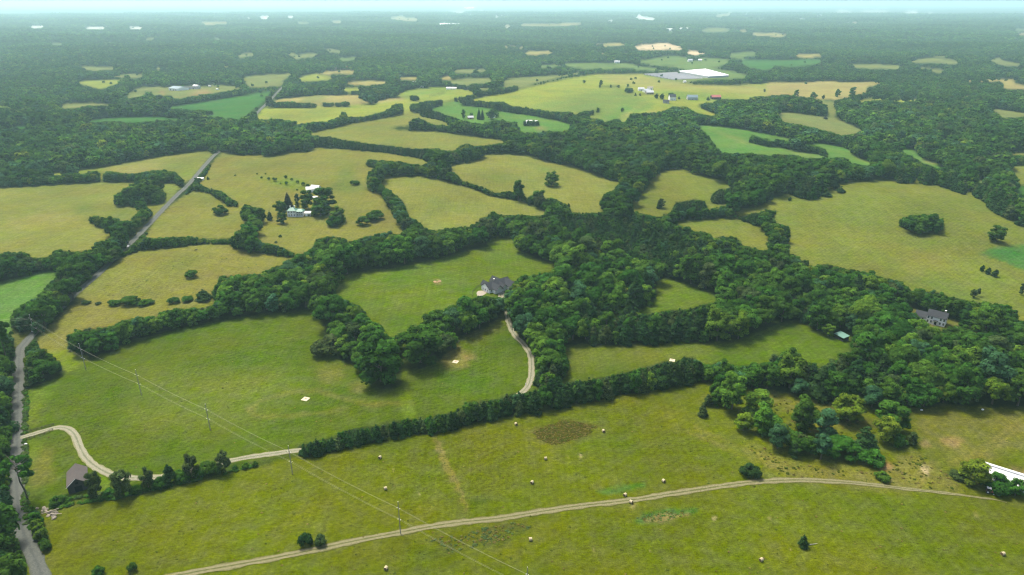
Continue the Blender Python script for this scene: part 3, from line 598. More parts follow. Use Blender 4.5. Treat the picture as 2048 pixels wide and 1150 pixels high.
def way_mat(name, base, track, centre, rutpos=.5, rough=.9):
    """wheel tracks along a road: pale ruts, darker or grassy crown and edges"""
    m, n, l, b = node_mat(name)
    vc = n.new('ShaderNodeVertexColor'); vc.layer_name = 'across'
    sx = n.new('ShaderNodeSeparateColor'); l.new(vc.outputs['Color'], sx.inputs[0])
    ab = n.new('ShaderNodeMath'); ab.operation = 'ABSOLUTE'; l.new(sx.outputs[0], ab.inputs[0])
    tc = n.new('ShaderNodeTexCoord')
    no = n.new('ShaderNodeTexNoise'); no.inputs['Scale'].default_value = .35; no.inputs['Detail'].default_value = 6
    l.new(tc.outputs['Object'], no.inputs['Vector'])
    ad = n.new('ShaderNodeMath'); ad.operation = 'MULTIPLY_ADD'; l.new(no.outputs['Fac'], ad.inputs[0]); ad.inputs[1].default_value = .5; ad.inputs[2].default_value = -.25
    sm = n.new('ShaderNodeMath'); sm.operation = 'ADD'; l.new(ab.outputs[0], sm.inputs[0]); l.new(ad.outputs[0], sm.inputs[1])
    cr = n.new('ShaderNodeValToRGB')
    e = cr.color_ramp.elements
    e[0].position = 0.05; e[0].color = (*centre, 1)
    e[1].position = 1.0; e[1].color = (*base, 1)
    for pos, c in ((rutpos - .22, track), (rutpos + .18, track)):
        q = e.new(pos); q.color = (*c, 1)
    l.new(sm.outputs[0], cr.inputs[0])
    n2 = n.new('ShaderNodeTexNoise'); n2.inputs['Scale'].default_value = 2.2; n2.inputs['Detail'].default_value = 5
    l.new(tc.outputs['Object'], n2.inputs['Vector'])
    mr = n.new('ShaderNodeMapRange'); mr.inputs[1].default_value = .25; mr.inputs[2].default_value = .75; mr.inputs[3].default_value = .62; mr.inputs[4].default_value = 1.3
    l.new(n2.outputs['Fac'], mr.inputs[0])
    hs = n.new('ShaderNodeHueSaturation'); l.new(cr.outputs[0], hs.inputs['Color']); l.new(mr.outputs[0], hs.inputs['Value'])
    l.new(hs.outputs[0], b.inputs['Base Color'])
    b.inputs['Roughness'].default_value = rough
    b.inputs['Specular IOR Level'].default_value = .15
    return m

M_ASPH = way_mat('worn_asphalt', (.052, .058, .039), (.072, .078, .066), (.056, .062, .055), .5)
M_GRAV = way_mat('pale_gravel', (.115, .118, .035), (.185, .180, .120), (.105, .110, .060), .5)
M_TRAC = way_mat('dirt_track', (.062, .066, .010), (.140, .130, .064), (.062, .068, .016), .5)
road_c = way('road', ROAD, 5.8, M_ASPH, 'grey two lane country road running along the left side of the fields')
drive_c = way('driveway', DRIVE, 4.0, M_GRAV, 'pale gravel driveway winding from the road up to the dark roofed house')
track_c = way('farm_track', TRACK, 3.7, M_TRAC, 'twin rutted dirt farm track crossing the near hayfield', edge=.5, taper=30)
_pc = polyline3([(1895, 880), (1950, 870), (2000, 835), (2060, 790)], 4)
WAYS = np.concatenate([road_c, drive_c, track_c])

# ------------------------------------------------------------------ things: materials and builders
M_WHITE = simple_mat('white_paint', (.86, .86, .83), .6, .05, .6)
M_TRIM = simple_mat('trim_white', (.70, .70, .66), .5, .05, .6)
M_DKROOF = simple_mat('dark_shingles', (.030, .033, .038), .85, .15, 1.2)
M_GRROOF = simple_mat('green_metal_roof', (.085, .20, .14), .5, .08, .7)
M_GRROOF2 = simple_mat('pale_green_metal_roof', (.09, .19, .145), .5, .08, .7)
M_GLASS = simple_mat('window_glass', (.02, .025, .03), .15, .05, 1, spec=.6)
M_BRICK = simple_mat('brick', (.30, .14, .09), .9, .15, 3)
M_OLDWOOD = simple_mat('weathered_boards', (.05, .05, .05), .95, .2, 1.4)
M_RUST = simple_mat('rusty_roof', (.078, .064, .056), .85, .18, .6, col2=(.050, .046, .044))
M_STONE = simple_mat('field_stone', (.24, .21, .16), .95, .2, 1.6)
M_HAY = simple_mat('hay', (.36, .28, .14), .95, .12, 3.5)
M_HAYIN = simple_mat('hay_spiral', (.14, .09, .035), .95, .2, 5)
M_WRAP = simple_mat('net_wrap', (.34, .29, .17), .6, .06, 2)
M_POLE = simple_mat('pole_wood', (.22, .22, .20), .9, .15, 1.5)
M_INSUL = simple_mat('insulator', (.75, .75, .72), .3, .05, 1)
M_WIRE = simple_mat('wire', (.22, .23, .15), .5, .05, .2)
M_FENCE = simple_mat('fence_board', (.075, .062, .05), .9, .15, 2)
M_PANEL = simple_mat('pale_panel', (.42, .37, .26), .8, .08, 1)
M_PINK = simple_mat('pink_soil', (.32, .20, .12), .9, .1, 2)
M_CARW = simple_mat('car_paint_white', (.80, .80, .80), .35, .02, .5, spec=.5)
M_TYRE = simple_mat('tyre', (.02, .02, .02), .9, .1, 3)
M_RED = simple_mat('faded_red', (.30, .06, .045), .7, .15, 2)
M_GREY = simple_mat('grey_metal', (.42, .43, .44), .5, .1, 1)
M_COW = simple_mat('black_hide', (.02, .018, .016), .8, .1, 3)
M_SHEDROOF = simple_mat('white_metal_roof', (.55, .56, .53), .45, .05, .25)
M_CONC = simple_mat('concrete', (.26, .23, .17), .9, .1, .6)
M_BLUEROOF = simple_mat('blue_grey_roof', (.13, .19, .21), .6, .1, .2)
M_GHOUSE = simple_mat('greenhouse_white', (.84, .84, .84), .4, .03, .05)
M_NET = simple_mat('grey_tunnel', (.26, .26, .27), .7, .1, .1)
M_REDROOF = simple_mat('red_roof', (.36, .11, .09), .7, .1, .4)
M_WATER = simple_mat('water', (.78, .80, .80), .35, .03, .01, spec=.6)  # near white base: bright sky reflection put into the water's colour

def yaw(a, b):
    p, q = G(*a), G(*b)
    return math.atan2(q.y - p.y, q.x - p.x)

def dist(a, b):
    p, q = G(*a), G(*b)
    return math.hypot(q.y - p.y, q.x - p.x)

def gable_walls(L, D, hw, hr, base=-.6):
    x, y = L / 2, D / 2
    v = [(-x, -y, base), (x, -y, base), (x, y, base), (-x, y, base), (-x, -y, hw), (x, -y, hw), (x, y, hw), (-x, y, hw), (-x, 0, hw + hr), (x, 0, hw + hr)]
    f = [(0, 1, 5, 4), (2, 3, 7, 6), (1, 2, 6, 9, 5), (3, 0, 4, 8, 7), (0, 3, 2, 1)]
    return v, f

def gable_roof(L, D, hw, hr, over=.45, th=.16, hip=0.0):
    x, y = L / 2 + over, D / 2 + over
    s = hr / (D / 2)
    ze = hw - over * s + .05
    zr = hw + hr + .05
    xr = x - hip
    v = [(-x, -y, ze), (x, -y, ze), (xr, 0, zr), (-xr, 0, zr), (x, y, ze), (-x, y, ze)]
    v += [(a, b, c + th) for a, b, c in v]
    f = [(0, 1, 2, 3)[::-1], (4, 5, 3, 2)[::-1], (6, 7, 8, 9), (10, 11, 9, 8), (0, 1, 7, 6), (4, 5, 11, 10)]
    if hip > 0:
        f += [(7, 10, 8), (11, 6, 9), (1, 4, 2)[::-1], (5, 0, 3)[::-1], (1, 4, 10, 7), (5, 0, 6, 11)]
    else:
        f += [(1, 2, 8, 7), (2, 4, 10, 8), (5, 3, 9, 11), (3, 0, 6, 9)]
    return v, f

def windows(parent, spots, y, face=-1, w=.95, h=1.5, axis='y', glass=None):
    """one window per spot (along, sill height) on the wall plane; frame hangs on the pane"""
    for s, z in spots:
        d = .05 * face
        a, b = sorted((y, y + d)); c, e = sorted((y, y + d * .5))
        def bx(x0, x1, d0, d1, z0, z1):
            return MB().box(x0, x1, d0, d1, z0, z1) if axis == 'y' else MB().box(d0, d1, x0, x1, z0, z1)
        p = bx(s - w / 2, s + w / 2, c, e, z, z + h).build('window', glass or M_GLASS, parent)
        fr = MB()
        for x0, x1, z0, z1 in ((s - w / 2 - .1, s - w / 2, z - .1, z + h + .1), (s + w / 2, s + w / 2 + .1, z - .1, z + h + .1), (s - w / 2, s + w / 2, z - .1, z), (s - w / 2, s + w / 2, z + h, z + h + .1), (s - w / 2, s + w / 2, z + h / 2 - .04, z + h / 2 + .04)):
            q = bx(x0, x1, a, b, z0, z1)
            fr.add(q.v, q.f)
        fr.build('window_frame', M_TRIM, p)

def chimney(parent, x, y, z0, z1, w=.8, mat=None):
    c = MB().box(x - w / 2, x + w / 2, y - w / 2, y + w / 2, z0, z1).build('chimney', mat or M_BRICK, parent)
    MB().box(x - w / 2 - .08, x + w / 2 + .08, y - w / 2 - .08, y + w / 2 + .08, z1, z1 + .15).build('chimney_cap', M_TRIM, c)

def simple_building(name, label, cat, at, rz, L, D, hw, hr, wall, roof, group=None, doors=(), wins=(), hip=0.0, door_mat=None, keep=True):
    p = G(*at)
    t = empty(name, p, rz, label, cat, group)
    v, f = gable_walls(L, D, hw, hr if hip == 0 else .01)
    mesh_obj('wall', v, f, wall, t)
    v, f = gable_roof(L, D, hw, hr, hip=hip)
    mesh_obj('roof', v, f, roof, t)
    for s, w, h in doors:
        MB().box(s - w / 2, s + w / 2, -D / 2 - .06, -D / 2 - .002, 0, h).build('door', door_mat or M_GLASS, t)
    if wins: windows(t, wins, -D / 2 - .002)
    if keep: NOTREE.append((p.x, p.y, max(L, D) * .55))
    return t
NOTREE = []

def white_house():
    a, b = (1857, 645), (1886, 652.5)
    rz = yaw(a, b)
    p = G(1872, 645.5)
    L, D, hw, hr = 11.0, 8.0, 5.6, 2.9
    t = empty('white_house', p, rz, 'two storey white house with dark roof standing in a clearing of the wood', 'house')
    NOTREE.append((p.x, p.y, 11)); NOTREE.append((p.x - 2, p.y - 9, 7)); NOTREE.append((p.x + 5, p.y - 8, 6)); NOTREE.append((p.x - 10, p.y - 3, 6))
    v, f = gable_walls(L, D, hw, hr); mesh_obj('wall', v, f, M_WHITE, t)
    v, f = gable_roof(L, D, hw, hr); mesh_obj('roof', v, f, M_DKROOF, t)
    windows(t, [(-4.6, 3.6), (-2.6, 3.6), (2.6, 3.6), (4.6, 3.6), (-4.6, .9), (-2.6, .9), (2.6, .9), (4.6, .9)], -D / 2 - .002)
    windows(t, [(-1.5, .9), (1.5, .9), (0, 3.6)], L / 2 + .002, 1, axis='x')
    MB().box(-.7, .7, -D / 2 - .07, -D / 2 - .002, 0, 2.2).build('door', M_GLASS, t)
    pr = MB().box(-1.6, 1.6, -D / 2 - 1.6, -D / 2 - .07, -.4, .15)
    pr.build('porch_step', M_CONC, t)
    arch = MB()
    for k in range(8):
        a0, a1 = math.pi * k / 8, math.pi * (k + 1) / 8
        arch.add([(1.7 * math.cos(a0), -D / 2 - 1.5, 2.3 + .9 * math.sin(a0)), (1.7 * math.cos(a1), -D / 2 - 1.5, 2.3 + .9 * math.sin(a1)), (1.7 * math.cos(a1), -D / 2 - .08, 2.3 + .9 * math.sin(a1)), (1.7 * math.cos(a0), -D / 2 - .08, 2.3 + .9 * math.sin(a0))], [(0, 1, 2, 3)])
    arch.build('porch_roof', M_DKROOF, t)
    for s in (-1, 1): MB().tube([(1.55 * s, -D / 2 - 1.4, .15), (1.55 * s, -D / 2 - 1.4, 2.3)], .12, 8).build('porch_column', M_TRIM, t)
    chimney(t, 3.6, 1.2, hw + hr - 1.0, hw + hr + 1.0, 1.0, M_CONC)
    # lower garage wing at the left
    w = MB(); v, f = gable_walls(7.0, 8.0, 3.0, 2.6); w.add([(x - L / 2 - 3.5, y + .6, z) for x, y, z in v], f); w.build('wing_wall', M_WHITE, t)
    w = MB(); v, f = gable_roof(7.0, 8.0, 3.0, 2.6); w.add([(x - L / 2 - 3.5, y + .6, z) for x, y, z in v], f); w.build('wing_roof', M_DKROOF, t)
    windows(t, [(-L / 2 - 5.2, .9), (-L / 2 - 2.2, .9)], -3.4 - .002)

def dark_roof_house():
    rz = yaw((970, 581), (1016, 567))
    p = G(993, 576)
    L = 21
    t = empty('dark_roofed_house', p, rz, 'long house with dark hipped roof and white gable at the end of the gravel drive', 'house')
    for k in (-8, -2, 4, 9):
        q = Matrix.Rotation(rz, 3, 'Z') @ Vector((k, 0, 0)); NOTREE.append((p.x + q.x, p.y + q.y, 6.5))
    v, f = gable_walls(L, 9.5, 3.1, 3.4); mesh_obj('wall', v, f, M_WHITE, t)
    v, f = gable_roof(L, 9.5, 3.1, 3.4); mesh_obj('roof', v, f, M_DKROOF, t)
    for cx, ww, dd, hh, side in ((-4.5, 6.5, 5.0, 3.2, -1), (1.2, 4.2, 4.2, 2.4, -1), (7.8, 6.5, 6.5, 3.4, -1), (3.6, 6.0, 4.5, 3.3, 1), (-6.2, 4.5, 3.4, 2.6, 1)):
        m = Matrix.Translation((cx, side * (9.5 / 2 + dd / 2 - 2.6), 0)) @ Matrix.Rotation(math.pi / 2, 4, 'Z')
        v, f = gable_walls(dd + 2.0, ww, 3.05, hh); mesh_obj('wing_wall', [m @ Vector(q) for q in v], f, M_WHITE, t)
        v, f = gable_roof(dd + 5.0, ww, 3.08, hh, .4); mesh_obj('wing_roof', [m @ Vector(q) for q in v], f, M_DKROOF, t)
    windows(t, [(-2.8, .8), (0, .8), (2.8, .8)], -L / 2 - .002, -1, 1.0, 1.5, axis='x')
    windows(t, [(-8.6, .9), (-1.4, .9)], -9.5 / 2 - .002)
    chimney(t, -1.5, 1.0, 5.2, 7.6, .9, M_STONE)
    # terrace at the left, forecourt at the right
    def slab(name, pts, label, cat):
        P = [G(*q) for q in pts]
        n = len(P)
        vs = [(q.x, q.y, q.z + .10) for q in P] + [(q.x, q.y, q.z - .3) for q in P]
        o = mesh_obj(name, vs, [tuple(range(n))[::-1] if False else tuple(range(n))] + [(i, (i + 1) % n, n + (i + 1) % n, n + i) for i in range(n)], M_CONC)
        o.data.validate()
        tag(o, label, cat)
    slab('terrace', [(953, 586), (956, 582), (969, 581), (975, 585), (966, 591), (955, 593)], 'pale paved terrace at the left end of the dark roofed house', 'terrace')
    slab('forecourt', [(996, 593), (997, 583), (1008, 580), (1010, 598), (1006, 606), (999, 602)], 'pale concrete parking court at the right of the dark roofed house', 'driveway court')
    NOTREE.append((*G(963, 587)[:2], 5)); NOTREE.append((*G(1003, 592)[:2], 5))
    rail_fence('garden_fence', [(945, 593), (944.5, 585), (950, 579), (957, 573), (964, 570), (969, 569)], 1.3, 'dark curved fence round the garden of the dark roofed house', 2)

def rail_fence(name, pts, h, label, rails=3, step=2.4, mat=None):
    c = polyline3(pts, step)
    t = empty(name, (c[0][0], c[0][1], float(height(*c[0]))), 0, label, 'fence')
    o = t.location.copy()
    zs = [float(height(a, b)) for a, b in c]
    for (x, y), z in zip(c, zs):
        MB().box(x - .07 - o.x, x + .07 - o.x, y - .07 - o.y, y + .07 - o.y, z - .2 - o.z, z + h + .1 - o.z).build('post', mat or M_FENCE, t)
    for k in range(rails):
        m = MB()
        zz = h * (k + .8) / rails
        for i in range(len(c) - 1):
            a = Vector((c[i][0], c[i][1], zs[i] + zz)) - o; b = Vector((c[i + 1][0], c[i + 1][1], zs[i + 1] + zz)) - o
            d = (b - a).normalized(); s = d.cross(Vector((0, 0, 1))) * .03; u = Vector((0, 0, .08))
            a = a + d * .08; b = b - d * .08
            m.add([a - s - u, a + s - u, a + s + u, a - s + u, b - s - u, b + s - u, b + s + u, b - s + u], [(0, 1, 2, 3), (7, 6, 5, 4), (0, 4, 5, 1), (1, 5, 6, 2), (2, 6, 7, 3), (3, 7, 4, 0)])
        m.build('rail', mat or M_FENCE, t)

def farmhouse():
    rz = yaw((578, 434), (606, 434))
    p = G(586, 431)
    t = empty('farmhouse', p, rz, 'white two storey farmhouse with green hipped roof and double porch', 'house')
    NOTREE.append((p.x, p.y, 9)); NOTREE.append((p.x + 9, p.y, 9))
    MB().box(-4.2, 4.2, -3.8, 3.8, -.6, 5.9).build('wall', M_WHITE, t)
    v, f = gable_roof(8.4, 7.6, 5.9, 2.3, .45, hip=3.4); mesh_obj('roof', v, f, M_GRROOF, t)
    windows(t, [(-2.6, 3.7), (0, 3.7), (2.6, 3.7), (-2.6, .8), (0, .8), (2.6, .8)], -3.8 - .002)
    chimney(t, -2.0, .9, 7.0, 9.6, .75, M_WHITE); chimney(t, 2.1, .9, 7.0, 9.9, .75, M_WHITE)
    MB().box(4.2, 11.0, -2.2, 3.6, -.6, 5.0).build('wing_wall', M_WHITE, t)
    m = MB(); v, f = gable_roof(7.0, 6.8, 5.0, 1.6, .3, hip=2.2); m.add([(x + 7.6, y + .6, z) for x, y, z in v], f); m.build('wing_roof', M_GRROOF, t)
    MB().box(4.4, 10.9, -4.2, -2.25, -.6, .2).build('porch_floor', M_TRIM, t)
    MB().box(4.4, 10.9, -4.2, -2.25, 2.7, 2.95).build('balcony_floor', M_TRIM, t)
    m = MB(); m.add([(4.3, -4.5, 5.15), (11.0, -4.5, 5.15), (11.0, -2.3, 5.75), (4.3, -2.3, 5.75)], [(0, 1, 2, 3)]); m.add([(4.3, -4.5, 5.05), (11.0, -4.5, 5.05), (11.0, -2.3, 5.65), (4.3, -2.3, 5.65)], [(3, 2, 1, 0)]); m.build('porch_roof', M_GRROOF, t)
    for x in (4.6, 6.7, 8.7, 10.7): MB().tube([(x, -4.05, .2), (x, -4.05, 5.1)], .13, 8).build('porch_column', M_TRIM, t)
    m = MB().box(4.6, 10.7, -4.1, -4.02, 3.7, 3.8); m.box(4.6, 10.7, -4.1, -4.02, 1.0, 1.1); m.build('railing', M_TRIM, t)
    windows(t, [(5.6, 3.2), (7.7, 3.2), (9.7, 3.2), (5.6, .5), (7.7, .5), (9.7, .5)], -2.2 - .002, -1, 1.0, 1.7)
    simple_building('white_outbuilding', 'small white outbuilding just right of the farmhouse', 'outbuilding', (617, 431), rz, 5.4, 4.6, 3.2, 1.2, M_WHITE, M_SHEDROOF, doors=[(.9, 2.4, 1.9)])
    simple_building('barn', 'barn with gleaming white roof behind the farmhouse trees', 'barn', (621, 383), rz + .25, 8.5, 7.0, 3.4, 2.0, M_WHITE, M_SHEDROOF, group='', doors=[(0, 2, 2.4)])
    simple_building('barn', 'taller right hand barn with gleaming white roof behind the farmhouse trees', 'barn', (632, 382), rz - .3, 9.5, 7.0, 4.0, 2.6, M_WHITE, M_SHEDROOF, doors=[(0, 2, 2.4)])
    simple_building('shed', 'little white shed half hidden among the farmhouse trees', 'shed', (631, 399), rz, 4.4, 3.6, 2.6, 1.0, M_WHITE, M_SHEDROOF, doors=[(0, 1, 1.9)])

def old_barn():
    p = G(158, 978)
    far = Vector((-869, FOC / cp, 0)).normalized()
    rz = math.atan2(far.y, far.x)
    L, D, hw, hr = 12.0, 7.4, 3.8, 2.9
    q = p + Vector((far.x, far.y, 0)) * 4.0
    q.z = float(height(q.x, q.y))
    t = empty('old_barn', q, rz, 'weathered grey barn with sagging brownish metal roof near the gravel drive', 'barn')
    NOTREE.append((q.x, q.y, 6))
    v, f = gable_walls(L, D, hw, hr); mesh_obj('wall', v, f, M_OLDWOOD, t)
    # sagging roof in five bays
    m = MB(); n = 8
    for s in (-1, 1):
        for i in range(n):
            x0, x1 = -L / 2 - .4 + (L + .8) * i / n, -L / 2 - .4 + (L + .8) * (i + 1) / n
            g = lambda x: -.30 * (1 - (2 * x / L) ** 2)
            a = [(x0, s * (D / 2 + .4), hw - .28 + g(x0) * .3), (x1, s * (D / 2 + .4), hw - .28 + g(x1) * .3), (x1, 0, hw + hr + .3 + g(x1)), (x0, 0, hw + hr + .3 + g(x0))]
            b = [(x, y, z + .1) for x, y, z in a]
            m.add(a + b, [(0, 1, 2, 3), (7, 6, 5, 4), (0, 4, 5, 1), (1, 5, 6, 2), (3, 7, 4, 0)])
    m.build('roof', M_RUST, t)
    for s in (-1, 1):
        m = MB(); y0 = s * (D / 2 + .42)
        m.tube([(-L / 2 - .45, y0, hw - .15), (-L / 2 - .45, 0, hw + hr + .42)], .11, 5); m.build('barge_board', M_TRIM if s == 1 else M_OLDWOOD, t)
    MB().box(-L / 2 - .06, -L / 2 - .002, -1.6, 1.2, 0, 2.9).build('door', M_GLASS, t)
    MB().box(-L / 2 - .06, -L / 2 - .002, -.6, .5, 4.0, 5.0).build('loft_opening', M_GLASS, t)

def shelter():
    P = [G(1672, 676), G(1685, 683), G(1693, 680), G(1679, 672)]
    c = sum(P, Vector()) / 4
    rz = yaw((1672, 676), (1685, 683))
    L, D = 7.0, 4.4
    t = empty('shelter', c, rz, 'open timber run-in shelter with pale green roof at the edge of the meadow', 'shelter')
    NOTREE.append((c.x, c.y, 6.5)); NOTREE.append((*G(1690, 690)[:2], 4))
    m = MB(); z0, z1 = 2.5, 3.4
    a = [(-L / 2 - .4, -D / 2 - .4, z0), (L / 2 + .4, -D / 2 - .4, z0), (L / 2 + .4, D / 2 + .4, z1), (-L / 2 - .4, D / 2 + .4, z1)]
    m.add(a + [(x, y, z + .12) for x, y, z in a], [(3, 2, 1, 0), (4, 5, 6, 7), (0, 1, 5, 4), (1, 2, 6, 5), (2, 3, 7, 6), (3, 0, 4, 7)])
    m.build('roof', M_GRROOF2, t)
    for x in (-L / 2, 0, L / 2):
        for y in (-D / 2, D / 2): MB().box(x - .1, x + .1, y - .1, y + .1, -.4, z0 if y < 0 else z1 - .15).build('post', M_OLDWOOD, t)
    MB().box(-L / 2, L / 2, D / 2 + .1, D / 2 + .16, 0, 2.9).build('back_wall', M_OLDWOOD, t)
    MB().box(-L / 2, L / 2, -D / 2 - .16, -D / 2 - .1, 0, 1.0).build('front_rail', M_OLDWOOD, t)

def long_shed():
    # roof ridge from (1968,936) running off the right border
    a, b = G(1978, 952), G(2048, 975)
    rz = math.atan2(b.y - a.y, b.x - a.x)
    d = Vector((math.cos(rz), math.sin(rz), 0)); n = Vector((-d.y, d.x, 0))
    L, D, hw, hr = 56.0, 12.5, 2.8, 2.6
    c = G(1967, 943) + d * (L / 2) - n * 2.0
    c.z = float(height(c.x, c.y))
    t = empty('long_shed', c, rz, 'long low white roofed poultry shed at the right border', 'shed')
    for k in range(6):
        q = c + d * (k - 2.5) * 9; NOTREE.append((q.x, q.y, 7))
    v, f = gable_walls(L, D, hw, hr); mesh_obj('wall', v, f, M_TRIM, t)
    v, f = gable_roof(L, D, hw, hr, .6, .12); mesh_obj('roof', v, f, M_SHEDROOF, t)
    MB().box(-L / 2 - .5, L / 2 + .5, -.35, .35, hw + hr + .2, hw + hr + .42).build('ridge_cap', M_GREY, t)
    for k in range(8): MB().box(-L / 2 + 4 + k * 6.6, -L / 2 + 5.6 + k * 6.6, -D / 2 - .05, -D / 2 - .002, .9, 1.9).build('vent_window', M_GLASS, t)

def wheel(parent, x, y, r, w=.3):
    t = MB().tube([(x, y - w / 2, r), (x, y + w / 2, r)], r, 16).build('wheel', M_TYRE, parent)
    MB().tube([(x, y - w / 2 - .02, r), (x, y + w / 2 + .02, r)], r * .5, 10).build('rim', M_GREY, t)

def tractor():
    p = G(1979, 986)
    rz = yaw((1970, 983), (1988, 988))
    t = empty('tractor', p, rz, 'old red tractor with pale roof parked in front of the bushes', 'tractor')
    NOTREE.append((p.x, p.y, 2.5))
    MB().box(0, 1.9, -.42, .42, .75, 1.55).build('hood', M_RED, t)
    MB().box(-1.3, 0, -.5, .5, .6, 1.2).build('chassis', M_RED, t)
    MB().box(-1.1, -.3, -.55, .55, 1.2, 1.3).build('seat', M_TYRE, t)
    MB().box(-1.5, .2, -.85, .85, 2.55, 2.68).build('canopy', M_GREY, t)
    for x in (-1.4, .1):
        for y in (-.75, .75): MB().tube([(x, y, 1.1), (x, y, 2.56)], .04, 6).build('canopy_post', M_TYRE, t)
    for y in (-.85, .85):
        wheel(t, -.8, y, .82, .4); wheel(t, 1.45, y * .8, .45, .25)
    MB().tube([(1.2, 0, 1.55), (1.2, 0, 2.2)], .05, 6).build('exhaust', M_TYRE, t)
    b = MB().tube([(0, 0, 0), (0, 0, .15), (0, 0, .75), (0, 0, .85)], [.28, .32, .32, .28], 12).build('barrel', M_WHITE)
    b.location = G(2005, 986); tag(b, 'small white barrel on the grass right of the red tractor', 'barrel')

def car(at, rz, label, group=None):
    p = G(*at)
    t = empty('parked_car', (p.x, p.y, p.z + .12), rz, label, 'car', group)
    m = MB()
    prof = [(-2.2, .35), (-2.25, .75), (-1.9, .95), (-1.4, 1.0), (-.9, 1.42), (.55, 1.45), (1.15, 1.0), (2.05, .85), (2.2, .6), (2.15, .35)]
    n = len(prof)
    vs = [(x, -.86 + (.16 if z > 1.1 else 0), z) for x, z in prof] + [(x, .86 - (.16 if z > 1.1 else 0), z) for x, z in prof]
    m.add(vs, [tuple(range(n))[::-1], tuple(range(n, 2 * n))] + [(i, (i + 1) % n, n + (i + 1) % n, n + i)[::-1] for i in range(n)])
    m.build('body', M_CARW, t)
    m = MB(); m.add([(.62, -.66, 1.41), (1.10, -.78, 1.05), (1.10, .78, 1.05), (.62, .66, 1.41)], [(0, 1, 2, 3)]); o = m.build('windscreen', M_GLASS, t); o.location.z = .03; o.location.x = .02
    for s in (-1, 1):
        m = MB(); m.box(-.95, .55, s * .80 - .03, s * .80 + .03, 1.03, 1.32); m.build('side_window', M_GLASS, t)
        wheel(t, -1.35, s * .8, .32, .22); wheel(t, 1.35, s * .8, .32, .22)
        MB().box(2.12, 2.2, s * .6 - .15, s * .6 + .15, .6, .75).build('headlight', M_INSUL, t)

def bales():
    spots = [(760,917,'hay bale nearest the power line, upper of two'), (771,979,'hay bale nearest the power line, lower of two'), (1032,850,'hay bale just left of the brown weed patch'), (1077,824,'hay bale close under the cedar hedgerow'), (1207,864,'hay bale at the right tip of the brown weed patch'), (1091,919,'hay bale below the brown weed patch'), (1064,967,'hay bale in the open middle of the near hayfield'), (1327,964,'hay bale showing its dark spiral end'), (1250,992,'hay bale on the upper verge of the farm track'), (1262,1006,'hay bale on the lower verge of the farm track beside spilled straw'), (1061,1081,'hay bale below the bend of the farm track'), (772,1139,'hay bale at the bottom border below the track'), (1522,1122,'hay bale at the bottom right of the lone cedar'), (2005,1110,'hay bale in the bottom right corner of the field'), (579,950,None)]
    first = None
    for i, (x, y, words) in enumerate(spots):
        if not words: continue
        p = G(x, y)
        if first is None:
            t = empty('hay_bale', p)
            pts = [(-.66, 0, .71), (-.62, 0, .71), (.62, 0, .71), (.66, 0, .71)]
            b = MB().tube(pts, [.64, .73, .73, .64], 24, False).build('wrapped_side', M_WRAP, t)
            for s in (-1, 1):
                m = MB(); k = 24
                vs = [(s * .65, 0, .71)] + [(s * (.66 if j % 2 else .62), r * math.cos(a), .71 + r * math.sin(a)) for j, r in enumerate((.20, .40, .64)) for a in np.arange(k) * 2 * math.pi / k]
                fs = [(0, 1 + j, 1 + (j + 1) % k) for j in range(k)]
                for q in range(2):
                    fs += [(1 + q * k + j, 1 + (q + 1) * k + j, 1 + (q + 1) * k + (j + 1) % k, 1 + q * k + (j + 1) % k) for j in range(k)]
                m.add(vs, fs); m.build('cut_end', M_HAYIN, t)
            first = t
        else:
            t = first.copy(); link(t); t.location = p
            for ch in first.children:
                c = ch.copy(); link(c); c.parent = t
        t['label'] = 'round ' + words; t['category'] = 'hay bale'; t['group'] = 'round hay bales scattered over the near hayfield'
        ang = [1.2, .4, 2.2, .9, 1.9, .2, 1.0, -1.05, .7, 2.4, .1, 1.3, .5, .25, 0][i]
        t.rotation_euler = (0, 0, ang)

def panels():
    for (x, y, s, wd) in ((611, 798, 3.6, 'pale square panel with dark centre lying in the left hayfield'), (911, 723.5, 3.4, 'pale square panel lying beside the bare patch near the drive'), (1344.5, 720.5, 3.2, 'pale square panel lying at the hedge of the long meadow')):
        p = G(x, y); t = empty('ground_panel', (p.x, p.y, p.z), -.35, wd, 'panel', 'pale square panels lying on the fields')
        MB().box(-s / 2, s / 2, -s / 2, s / 2, .0, .10).build('sheet', M_PANEL, t)
        MB().box(-.6, .5, -.1, .9, .10, .14).build('centre_mark', M_PINK, t)
    p = G(875, 563.5)
    t = empty('soil_heap', p, 0, 'small heap of pinkish orange soil on the upper hayfield', 'soil heap')
    g = random.Random(4); m = MB()
    for k in range(9):
        r = g.uniform(.5, 1.2); cx, cy = g.uniform(-2.6, 2.6), g.uniform(-1.6, 1.6)
        m.add([(cx + v[0] * r, cy + v[1] * r, max(-.05, v[2] * r * .45)) for v in ICO2_V], ICO2_F)
    m.build('heap', M_PINK, t)

_b = bmesh.new(); bmesh.ops.create_icosphere(_b, subdivisions=2, radius=1)
ICO2_V = [v.co[:] for v in _b.verts]; ICO2_F = [tuple(v.index for v in f.verts) for f in _b.faces]; _b.free()

